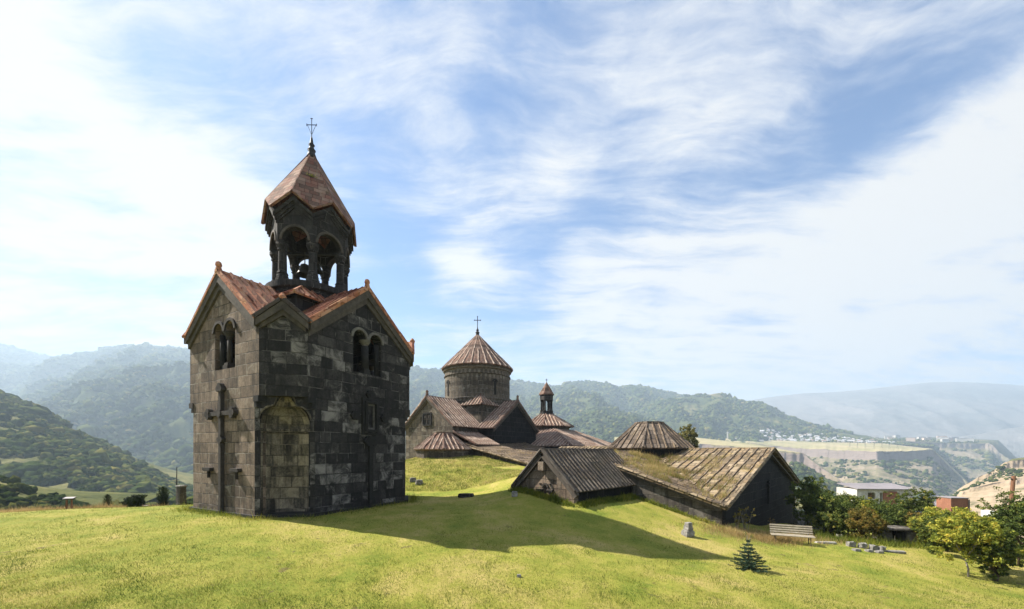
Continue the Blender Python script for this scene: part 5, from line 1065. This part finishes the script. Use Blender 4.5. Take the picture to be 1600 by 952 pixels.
# ------------------------------------------------------------------ the far town and pylons
def house_mesh(kind):
    m = MB()
    if kind == 'house': m.prism([(-5, -4), (5, -4), (5, 4), (-5, 4)], -6, 5)
    else: m.prism([(-14, -6), (14, -6), (14, 6), (-14, 6)], -8, 15)
    return m
def far_house(rmat, wmat, label, group):
    t = thing('far_house', (0, 0, 0), 0, label, 'house', group); house_mesh('house').build('wall', wmat, t)
    r = MB(); r.add([(-5.6, -4.6, 4.9), (5.6, -4.6, 4.9), (5.6, 4.6, 4.9), (-5.6, 4.6, 4.9), (-5.6, 0, 7.6), (5.6, 0, 7.6)], [(3, 2, 1, 0), (0, 1, 5, 4), (2, 3, 4, 5), (1, 2, 5), (3, 0, 4)]); r.build('roof', rmat, t); return t
protos = [far_house('town_roof', 'town_wall', 'tiny pale grey roofed house of the town below the wooded peak', 'pale roofed houses of the far town'), far_house('town_rust', 'town_wall', 'tiny brown roofed house of the town below the wooded peak', 'brown roofed houses of the far town')]
px = np.r_[rng.normal(1235, 45, 95), rng.uniform(1165, 1370, 95), rng.uniform(1330, 1400, 14)]; t = np.clip(np.abs(rng.normal(0.10, 0.09, len(px))), 0.005, .27); P = hF.pos(px, t); first = [True, True]
for i, p in enumerate(P):
    k = 0 if i % 5 else 1; sc = random.uniform(.9, 1.5); rz = random.uniform(-.6, .6)
    if first[k]: protos[k].location = p; protos[k].rotation_euler = (0, 0, rz); first[k] = False
    else: dup(protos[k], p, rz, sc)
def flat_block(wm, label):
    t = thing('apartment_block', (0, 0, 0), 0, label, 'apartment block', label.split(' of ')[0]+'s'); house_mesh('flat').build('wall', wm, t)
    r = MB(); r.prism([(-14.4, -6.4), (14.4, -6.4), (14.4, 6.4), (-14.4, 6.4)], 15.003, 16); r.build('roof', 'town_roof', t)
    return t
fb = [flat_block('town_wall', 'white apartment block of the far town above the canyon'), flat_block('town_pink', 'pinkish apartment block of the far town above the canyon')]
px = np.r_[rng.uniform(1340, 1420, 10), rng.uniform(1420, 1515, 26)]; tt_ = rng.uniform(.05, .55, len(px)); tt_[:10] = rng.uniform(.5, .95, 10); P = hT.pos(px, tt_, True); first = [True, True]
for i, p in enumerate(P):
    k = 1 if i % 3 == 0 else 0; rz = random.uniform(-.9, .5); sc = random.uniform(.8, 1.5)
    if first[k]: fb[k].location = p; fb[k].rotation_euler = (0, 0, rz); first[k] = False
    else: dup(fb[k], p, rz, sc)
p = hG.pos(np.array([1146.0, 1152, 1175, 1188]), np.array([.75, .7, .55, .5]), True)
lbl = ['left long white farm shed on the pale field', 'white farm shed beside the tower on the pale field', 'middle long white farm shed on the field', 'right long white farm shed on the field']
for q, lb in zip(p, lbl): t = thing('farm_shed', q, .1, lb, 'shed'); m = MB(); m.prism([(-14, -4), (14, -4), (14, 4), (-14, 4)], -3, 5); m.build('wall', 'town_wall', t); m = MB(); m.add([(-14.5, -4.5, 5), (14.5, -4.5, 5), (14.5, 4.5, 5), (-14.5, 4.5, 5), (-14.5, 0, 7), (14.5, 0, 7)], [(3, 2, 1, 0), (0, 1, 5, 4), (2, 3, 4, 5), (1, 2, 5), (3, 0, 4)]); m.build('roof', 'town_roof', t)
q = hG.pos(np.array([1137.0]), np.array([.75]), True)[0]; m = MB(); m.tube([(0, 0, -3), (0, 0, 28)], 3.0, 10); m.lathe([(4.2, 28.01), (4.2, 31), (.5, 33)], 10); o = m.build('water_tower', 'town_wall'); o.location = q; tag(o, 'slim white tower standing on the pale field', 'tower')
def pylon():
    m = MB(); b = 2.6
    for sx, sy in ((-1, -1), (1, -1), (1, 1), (-1, 1)): m.tube([(b*sx, b*sy, -1), (.5*sx, .5*sy, 18), (.2*sx, .2*sy, 26)], .22, 4)
    for z, w_ in ((17, 5), (20.5, 4), (24, 3)): m.tube([(-w_, 0, z), (w_, 0, z)], .2, 4)
    return m.build('pylon', 'iron')
pX = [1340, 1352, 1366, 1378, 1390, 1402, 1328]; P = hG.pos(np.array(pX, float), np.array([.25, .3, .2, .3, .22, .3, .35]), True); py0 = pylon(); tag(py0, 'thin steel power pylon on the pale field above the canyon', 'pylon', 'power pylons on the field'); py0.location = P[0]
for q in P[1:]: o = py0.copy(); COL.objects.link(o); o.location = q

# ------------------------------------------------------------------ plants
def leaves(C, n, spread, size, elong=1.5, rbase=None):
    """n leaf faces round each clump centre C (m,3); returns verts, quads, rnd"""
    m = len(C); c = np.repeat(C, n, axis=0); k = len(c)
    d = rng.normal(size=(k, 3)); d /= np.linalg.norm(d, axis=1)[:, None]; c = c+d*spread*(rng.uniform(0.1, 1, (k, 1))**.6)*np.array([1, 1, .8])
    a = rng.normal(size=(k, 3)); a /= np.linalg.norm(a, axis=1)[:, None]; b = np.cross(a, rng.normal(size=(k, 3))); b /= np.linalg.norm(b, axis=1)[:, None]+1e-9
    s = size*rng.uniform(.6, 1.3, (k, 1)); V = np.stack([c-a*s*elong*.5, c+b*s*.42, c+a*s*elong*.5, c-b*s*.42], 1).reshape(-1, 3)
    r = np.clip((np.repeat(rbase, n) if rbase is not None else .45)+rng.normal(0, .17, k), 0, 1)
    return V, np.arange(k*4).reshape(-1, 4), np.repeat(r, 4)
def tree(name, label, cat, loc, h, r, mat, trunk=.06, stems=1, clumps=90, per=26, leaf=.07, base=.25, crown_z=(.25, 1.0), bark='bark', shape=1.0, group=None, lean=0.0, airy=0.0, spread=.30, twig=.55):
    t = thing(name, loc, 0, label, cat, group); tk = MB(); tips = []
    for s in range(stems):
        an = random.uniform(0, 6.28) if stems > 1 else 0; off = Vector((math.cos(an), math.sin(an), 0))*(0.12*r if stems > 1 else 0)
        fork = off+Vector((lean*h*.3+random.uniform(-.05, .05)*h, random.uniform(-.05, .05)*h, h*base)); tk.tube([off*.4+Vector((0, 0, -.1)), off*.8+Vector((0, 0, h*base*.5)), fork], [trunk*1.15, trunk, trunk*.85], 7)
        for b in range(7 if stems == 1 else 5):
            a = b*2.4+random.uniform(-.4, .4)+an; up = random.uniform(.45, 1.0); e = Vector((math.cos(a)*r*(1.05-up*.55), math.sin(a)*r*(1.05-up*.55), h*(crown_z[0]+(crown_z[1]-crown_z[0])*up*.85))); mid = fork.lerp(e, .5)+Vector((0, 0, h*.05))
            tk.tube([fork, mid, e], [trunk*.6, trunk*.35, trunk*.1], 5); tips += [e, mid.lerp(e, .5)]
            for q in range(2): e2 = mid.lerp(e, random.uniform(.2, .8))+Vector((random.uniform(-1, 1), random.uniform(-1, 1), random.uniform(-.2, .8)))*r*.35; tk.tube([mid, e2], [trunk*.25, trunk*.06], 4); tips.append(e2)
    for q in range(16):                                           # twigs carry the foliage, so the outline is as uneven as they are
        e = random.choice(tips); d = Vector((e.x, e.y, (e.z-h*base)*.8)).normalized()+Vector((random.gauss(0, .5), random.gauss(0, .5), random.gauss(.15, .4))); y = e+d*r*random.uniform(.15, .45)
        if y.z < h*1.05 and y.z > h*crown_z[0]*.6 and math.hypot(y.x, y.y) < r*1.2: tk.tube([e, y], [trunk*.1, trunk*.05], 3); tips.append(y)
    tk.build('trunk', bark, t, True)
    z0, z1 = h*crown_z[0], h*crown_z[1]; C = []
    lob = [(random.uniform(0, 6.28), random.uniform(.1, .95), random.uniform(.55, 1.4)) for _ in range(11)]
    nb_ = int(clumps*twig)
    for q in range(nb_):
        e = random.choice(tips); g_ = r*.16; C.append((e.x+random.gauss(0, g_), e.y+random.gauss(0, g_), max(h*.06, e.z+random.gauss(0, g_*.8))))
    while len(C) < clumps:
        a = random.uniform(0, 6.28); q = random.random(); z = z0+(z1-z0)*q
        prof = math.sin(math.pi*min(1, max(0.02, q*.86+.12)))**(.75*shape); amp = 1.0
        for la, lz, lm in lob:
            dd = 1-math.cos(a-la)+((q-lz)*2.2)**2; amp += (lm-1)*math.exp(-dd*2.5)*1.6
        rr_ = r*prof*amp*(random.random()**.38 if random.random() > airy else random.random())
        C.append((rr_*math.cos(a)+lean*z, rr_*math.sin(a), z+random.uniform(-.05, .05)*h))
    C = np.array(C+[tuple(x) for x in tips if x.z > z0*.8 and twig]); rb = np.clip(rng.normal(.48, .16, len(C)), 0, 1)
    V, Fc, rn = leaves(C, per, spread*r*.8, leaf, rbase=rb); np_mesh('crown', V, Fc, mat, t, rn); return t
def conifer(name, label, cat, loc, h, r, mat, whorls=9, arms=9, columnar=False):
    t = thing(name, loc, random.uniform(0, 6), label, cat); tk = MB(); tk.tube([(0, 0, -.05), (0, 0, h*.6), (0, 0, h)], [.022*h+.01, .012*h+.005, .004], 6); tk.build('trunk', 'bark', t, True)
    C = []; D = []
    for w_ in range(whorls):
        q = w_/(whorls-1); z = h*(.06+.90*q); rw = r*((1-q)**.8*.97+.04) if not columnar else r*(math.sin(math.pi*min(1, .25+q*.74))**.6)
        for k in range(max(4, int(arms*(1-q*.5)))):
            a = k*2*math.pi/max(4, int(arms*(1-q*.5)))+w_*.7+random.uniform(-.2, .2); L = rw*random.uniform(.75, 1.1); m = max(4, int(L/h*38))
            for j in range(m): f_ = (j+.5)/m; C.append((math.cos(a)*L*f_, math.sin(a)*L*f_, z+(-.18 if not columnar else .9)*L*f_+ (.22*L*f_*f_))); D.append((math.cos(a), math.sin(a), -.1 if not columnar else 1.4))
    C = np.array(C); D = np.array(D); per = 16; c = np.repeat(C, per, 0); d = np.repeat(D, per, 0)*.8+rng.normal(0, .55, (len(C)*per, 3)); d /= np.linalg.norm(d, axis=1)[:, None]
    s = np.random.default_rng(2).normal(size=c.shape); s = np.cross(d, s); s /= np.linalg.norm(s, axis=1)[:, None]; ln_ = h*.07*rng.uniform(.6, 1.2, (len(c), 1)); wd = h*.008
    V = np.stack([c-s*wd, c+s*wd, c+d*ln_], 1).reshape(-1, 3); r_ = np.repeat(np.clip(rng.normal(.5, .22, len(c)), 0, 1), 3); np_mesh('foliage', V, np.arange(len(V)).reshape(-1, 3), mat, t, r_); return t

conifer('spruce', 'small young blue green spruce alone on the lawn', 'tree', gpx(1169, 889), 1.12, .70, 'needle_blue', 8, 10)
conifer('conifer', 'slim dark young conifer at the lawn rim beside the round bush', 'tree', gat(168, 25.5), 1.05, .22, 'needle_dark', 12, 8, True)
conifer('conifer', 'dark cone shaped conifer at the lawn rim near the stone pillar', 'tree', gat(255, 25.8), 1.35, .33, 'needle_dark', 12, 9, True)
tree('round_bush', 'dense round dark green bush at the rim of the lawn', 'bush', gat(211, 24.8), .78, .42, 'needle_dark', .03, 1, 220, 40, .05, .2, (.08, 1.0), spread=.28, shape=.7)
tree('round_bush', 'smaller half hidden dark bush left of the round one', 'bush', gat(201, 25.6), .75, .28, 'needle_dark', .03, 1, 120, 36, .05, .2, (.08, 1.0), spread=.3, shape=.7)
tree('yellow_tree', 'bright yellow green young tree with a slim pale trunk on the right lawn', 'tree', gpx(1513, 902), 2.75, 1.22, 'leaf_yellow', .035, 1, 300, 28, .076, .26, (.24, 1.0), 'pale_bark', .8, airy=.45, spread=.15)
SH = [  # px, distance, pixel row of the top, radius, material, label
    (1262, 27, 752, 1.0, 'leaf_dark', 'dark leafy tree right beside the corner of the black gable wall'),
    (1290, 25.5, 776, 1.2, 'leaf_dark', 'dense dark shrub behind the right end of the bench'),
    (1312, 26.5, 780, 1.1, 'leaf_mid', 'mid green shrub above the dark one behind the bench'),
    (1335, 24.5, 794, 1.0, 'leaf_dark', 'dark spreading shrub left of the russet bush'),
    (1366, 27.5, 786, 1.1, 'leaf_mid', 'mid green tree before the white block house'),
    (1352, 22.0, 798, .8, 'leaf_autumn', 'russet orange autumn bush behind the row of carved blocks'),
    (1358, 24.4, 784, .5, 'leaf_yellow', 'thin yellow turning sapling above the russet bush'),
    (1392, 26.0, 792, 1.0, 'leaf_dark', 'dark shrub overhanging the stone tomb'),
    (1428, 27.0, 771, .95, 'leaf_mid', 'rounded apple tree with a dark trunk right of the block house'),
    (1455, 21.5, 800, .8, 'leaf_yellow', 'pale yellow green shrub left of the yellow tree'),
    (1466, 18.2, 812, .7, 'leaf_mid', 'low green shrub at the left foot of the yellow tree'),
    (1545, 16.0, 815, .75, 'leaf_dark', 'dark low shrub behind the right side of the yellow tree'),
    (1556, 14.8, 835, .5, 'leaf_mid', 'small loose shrub on pale stems right of the yellow tree'),
    (1592, 17.0, 785, .85, 'leaf_dark', 'dark green tree at the right edge of the view'),
    (1632, 19.5, 770, 1.2, 'leaf_mid', 'green tree cut off by the right edge of the view'),
    (1500, 20.5, 800, 1.0, 'leaf_yellow', 'yellow green bush hidden behind the yellow tree'),
    (1410, 30, 800, 1.2, 'leaf_mid', 'green bush below the right end of the block house'),
    (1325, 31, 778, 1.3, 'leaf_mid', 'pale green shrub top left of the block house'),
    (1440, 24.5, 805, .8, 'leaf_autumn', 'yellowing low bush right of the stone tomb'),
    (1478, 19.5, 806, .7, 'leaf_mid', 'fresh green bush at the left behind the yellow tree'),
    (1575, 19, 800, .9, 'leaf_mid', 'fresh green bush between the yellow tree and the dark right edge tree'),
    (1300, 23.5, 806, .8, 'leaf_mid', 'low fresh green bush right of the bench'),
    (1284, 31, 766, 1.1, 'leaf_mid', 'light green shrub behind the dark leafy tree')]
for px, Y, top_, r, mt, lb in SH:
    Y *= 1.16; r *= 1.2; g_ = gat(px, Y); hh = (CZ+(HZ-top_)/F*Y-g_.z)*1.06
    tree('shrub' if 'bush' in lb or 'shrub' in lb else 'garden_tree', lb, 'shrub' if 'bush' in lb or 'shrub' in lb else 'tree', g_, hh, r, mt, .05, 1 if hh > 2.6 else 3, int(210*r)+60, 30, .075 if mt != 'leaf_autumn' else .065, .3 if hh > 2.6 else .15, (.22, 1.0) if hh > 2.6 else (.08, 1.0), 'bark' if mt != 'leaf_yellow' else 'pale_bark', .8, airy=.25, spread=.17)
tree('poplar', 'lone pale green poplar behind the lantern roof of the hall', 'tree', Vector((at(1075, 700, 75).x, 75, gz(at(1075, 700, 75).x, 75))), 7.6+abs(gz(at(1075, 700, 75).x, 75)), 2.0, 'leaf_poplar', .2, 1, 900, 24, .20, .55, (.45, .98), 'pale_bark', .28, airy=.35, spread=.2, twig=0)
for px, Y, hh, lb in ((1088, 74, 4.2, 'low pale shrub right of the poplar'),): g_ = gat(px, Y); tree('shrub', lb, 'shrub', g_, hh+abs(g_.z), .9, 'leaf_poplar', .15, 1, 110, 26, .22, .4, (.5, 1.0), 'pale_bark', 1.0)
# dry stalky weeds before the black gable
def stalks(loc, label, n, h, r, mat, leaf=.06, per=6):
    t = thing('dry_weed', loc, 0, label, 'weed'); st_ = MB(); C = []
    for i in range(n):
        a = random.uniform(0, 6.28); e = Vector((math.cos(a)*r*random.random(), math.sin(a)*r*.6*random.random(), h*random.uniform(.55, 1))); b0 = Vector((e.x*.25, e.y*.25, -.03)); md = b0.lerp(e, .5)+Vector((0, 0, .08))
        st_.tube([b0, md, e], [.014, .011, .005], 4)
        for q in range(3): x = b0.lerp(e, random.uniform(.3, 1)); y = x+Vector((random.uniform(-1, 1), random.uniform(-1, 1), random.uniform(.1, .9)))*h*.14; st_.tube([x, y], [.007, .003], 3); C.append(tuple(y)); C.append(tuple(x.lerp(y, .6)))
        C.append(tuple(e))
    st_.build('stem', 'pale_bark', t); V, Fc, rn = leaves(np.array(C), per, .07, leaf); np_mesh('leaf', V, Fc, mat, t, rn); return t
stalks(gpx(1166, 829), 'tall dry russet weed stalks before the left part of the black gable', 9, 1.45, .55, 'leaf_autumn')
stalks(gpx(1152, 828), 'shorter dry weed stalks at the near corner of the large hall', 6, .95, .35, 'leaf_autumn')
stalks(gpx(1205, 826), 'thin dry weed stalks standing behind the left end of the bench', 7, .75, .5, 'dry_grass', .05, 5)
stalks(gpx(1169, 850), 'thin green sapling above the young spruce on the lawn', 4, .55, .25, 'weed', .04, 3)

# ------------------------------------------------------------------ grass
def blades(name, label, X, Y, h, w_, mat, lean=.5, z=None, rbias=0.0, rscale=.18, patch=True):
    n = len(X); Z = ground(X, Y) if z is None else z; a = rng.uniform(0, 2*math.pi, n); hh = h*rng.lognormal(0, .35, n)*np.clip(1+fbm(X*.9+3, Y*.9, 3)*.9, .5, 1.8); wd = w_*rng.uniform(.6, 1.3, n)
    c = np.stack([X, Y, Z-.008], 1); s = np.stack([np.cos(a), np.sin(a), np.zeros(n)], 1); b = rng.uniform(0, 2*math.pi, n); lw = hh*lean*rng.uniform(.2, 1.2, n); tp = np.stack([np.cos(b)*lw, np.sin(b)*lw, hh], 1)
    V = np.stack([c-s*wd[:, None], c+s*wd[:, None], c+tp], 1).reshape(-1, 3)
    r = (.42+rbias+(fbm(X*.35, Y*.35, 4)*.62+fbm(X*1.6, Y*1.6, 3)*.34 if patch else 0)+rng.normal(0, rscale, n)).clip(0, 1)
    return tag(np_mesh(name, V, np.arange(3*n).reshape(-1, 3), mat, None, np.repeat(r, 3)), label, 'grass', kind='stuff')
def scatter(n, y0, y1, x0=-1.36, x1=1.36, p=1.6):
    """points over the visible lawn, thinning with distance"""
    u_ = rng.random(n); Y = (y0**(1-p)+u_*(y1**(1-p)-y0**(1-p)))**(1/(1-p)); return Y*rng.uniform(x0, x1, n), Y
def off_walls(X, Y):
    q = np.stack([X, Y], 1); k = np.ones(len(X), bool)
    d = q-np.array(TC)[:2]; a, b = d @ np.array(TU)[:2], d @ np.array(TV)[:2]; k &= ~((np.abs(a) < TS+.1) & (np.abs(b) < TS+.1) & (np.abs(a)+np.abs(b) < 2*TS-1.7))
    d = q-np.array(HK)[:2]; a, b = d @ np.array(HP)[:2], d @ np.array(HQ)[:2]; k &= ~((a > 0) & (a < WP) & (b > 0) & (b < WQ))
    d = q-np.array(SK)[:2]; a, b = d @ np.array(HP)[:2], d @ np.array(HQ)[:2]; k &= ~((a > 0) & (a < SL) & (b > 0) & (b < SW))
    return X[k], Y[k]
X, Y = off_walls(*scatter(360000, 9.0, 34, p=1.9)); blades('grass', 'short lawn grass, green with dry yellow patches', X, Y, .045, .0055, 'grass_blade', .8)
X, Y = off_walls(*scatter(60000, 9, 36, p=1.6)); kk = fbm(X*.8+9, Y*.8, 4) > .2; blades('grass_tufts', 'taller darker grass tufts scattered in the lawn', X[kk], Y[kk], .085, .008, 'weed', .7)
# rougher growth: mound, foot of the walls, the rim of the lawn, before the black gable
X = rng.uniform(-11, 2, 60000); Y = rng.uniform(28, 43.5, 60000); X, Y = off_walls(X, Y); kk = (Y > 29.5+np.abs(X+5)*.15); blades('mound_grass', 'long rough grass over the mound before the church', X[kk], Y[kk], .10, .014, 'grass_blade', .8, rbias=.2, rscale=.2)
e = rng.random(9000); X = np.r_[SK.x+HP.x*SL*e[:3000]*.85, SK.x-HQ.x*.0+HQ.x*SW*e[3000:6000], HK.x+HQ.x*13*e[6000:]]; Y = np.r_[SK.y+HP.y*SL*e[:3000]*.85, SK.y+HQ.y*SW*e[3000:6000], HK.y+HQ.y*13*e[6000:]]
X += np.r_[rng.uniform(.0, .9, 3000)*-HQ.x*1.0, rng.uniform(.05, .9, 3000)*-HP.x, rng.uniform(0, .8, 3000)*-HP.x]; Y += np.r_[rng.uniform(.0, .9, 3000)*-HQ.y, rng.uniform(.05, .9, 3000)*-HP.y, rng.uniform(0, .8, 3000)*-HP.y]
X, Y = off_walls(X, Y); blades('wall_weeds', 'bright green weeds along the foot of the low stone buildings', X, Y, .16, .022, 'weed', .9, rbias=.05)
px = rng.uniform(-60, 262, 14000); Yr_ = np.interp(px, [-60, 0, 150, 262], [22.5, 22.6, 24.6, 26.0])+rng.normal(0, .35, 14000); blades('dry_rim_grass', 'pale dry grass along the rim of the lawn', (px-800)/F*Yr_, Yr_, .20, .007, 'dry_grass', .6, rbias=.15)
px = rng.normal(1195, 55, 9000); Yr_ = rng.normal(22.2, .8, 9000)+(px-1130)*.004; X, Y = off_walls((px-800)/F*Yr_, Yr_); blades('dry_grass', 'pale dry grass before the black gable wall', X, Y, .17, .008, 'dry_grass', .7, rbias=.25)
px = rng.uniform(1275, 1640, 16000); Yr_ = rng.uniform(22.5, 32, 16000); X, Y = off_walls((px-800)/F*Yr_, Yr_); blades('rough_grass', 'tall rough grass under the shrubs on the right', X, Y, .26, .013, 'weed', .7)
a = rng.uniform(0, 2*math.pi, 5000); q = TS+.22+rng.exponential(.22, 5000); mm = np.maximum(np.abs(np.cos(a)), np.abs(np.sin(a))); mm = np.maximum(mm, (np.abs(np.cos(a))+np.abs(np.sin(a)))*TS/(2*TS-1.7)); ax, ay = q*np.cos(a)/mm, q*np.sin(a)/mm
X, Y = off_walls(TC.x+TU.x*ax*.955+TV.x*ay, TC.y+TU.y*ax*.955+TV.y*ay); blades('tower_weeds', 'dry and green weeds round the foot of the bell tower', X, Y, .17, .010, 'weed', .8, rbias=.12)
# weeds growing on the roofs
def on_roof(n, A, B, C, dens, lift):
    A, B, C = (np.array(v) for v in (A, B, C)); u1, u2 = rng.random(n), rng.random(n); fl_ = u1+u2 > 1; u1[fl_], u2[fl_] = 1-u1[fl_], 1-u2[fl_]
    P = A+(B-A)*u1[:, None]+(C-A)*u2[:, None]; w_ = dens(u1, u2, P); P = P[rng.random(n) < w_]; P[:, 2] += lift; return P
H0 = np.array(HK)
cw = [H0+np.array(c) for c in corners]; ct = H0+np.array(ctr); mid0 = (cw[0]+cw[1])/2; mid0[2] = RZ; mid3 = (cw[0]+cw[3])/2; mid3[2] = RZ-.12
nz_ = lambda P, s: np.clip((fbm(P[:, 0]*s, P[:, 1]*s, 4)+.12)*2.6, 0, 1)
Pa = on_roof(46000, cw[0], ct, mid3, lambda a, b, P: nz_(P, .5)*np.clip(1.15-b*1.2, .05, 1), .16); Pb = on_roof(34000, cw[0], ct, mid0, lambda a, b, P: nz_(P, .55)*np.clip(1.0-b*1.5, .05, 1), .16)
P = np.vstack([Pa, Pb]); kk = rng.random(len(P)) < .5; blades('roof_weeds', 'tall straw coloured weeds standing in the roof valley of the large hall', P[kk, 0], P[kk, 1], .24, .011, 'dry_grass', .5, z=P[kk, 2], rbias=.1); P = P[~kk]; blades('roof_weeds', 'low green yellow weeds overgrowing the roof valley of the large hall', P[:, 0], P[:, 1], .18, .013, 'grass_blade', .7, z=P[:, 2], rbias=.16)
P = np.vstack([on_roof(5000, cw[0], ct, mid3, lambda a, b, P: nz_(P, .8)*.8, .16), on_roof(3500, cw[0], ct, mid0, lambda a, b, P: nz_(P, .8)*np.clip(.8-b*1.4, 0, 1), .16)]); blades('roof_moss', 'green moss and weeds between the roof slabs of the large hall', P[:, 0], P[:, 1], .10, .014, 'weed', .8, z=P[:, 2])
gm = np.array(gal.matrix_basis); G_ = lambda v: (gm @ np.r_[np.array(v), 1])[:3]
Pg = np.vstack([on_roof(9000, G_(gv(0, 9, 1.45)), G_(gv(-9, 9, 1.7)), G_(gv(0, -1, 3.6)), lambda a, b, P: nz_(P, .9)*.8, .18)]); gal_w = blades('roof_weeds', 'yellow and green weeds on the lit part of the gallery roof', Pg[:, 0], Pg[:, 1], .10, .014, 'weed', .8, z=Pg[:, 2], rbias=.2)
mp = np.array(tower.matrix_basis)
for (x, y, z), lb, n_ in (((1.3, -1.2, 19.05), 'yellow weed tuft growing on the belfry roof', 160),):
    a = math.atan2(y, x)
    q = np.array([mp @ np.array([1.25*math.cos(PH-.05)+random.gauss(0, .12), 1.25*math.sin(PH-.05)+random.gauss(0, .12), 0, 1]) for _ in range(n_)]); blades('roof_tuft', lb, q[:, 0], q[:, 1], .16, .015, 'weed', .9, z=np.full(n_, za_*0+20.75-1.25*slope_b+.12), rbias=.4, patch=False)
for wm_ in list(bpy.data.meshes):
    if wm_.users == 0: bpy.data.meshes.remove(wm_)
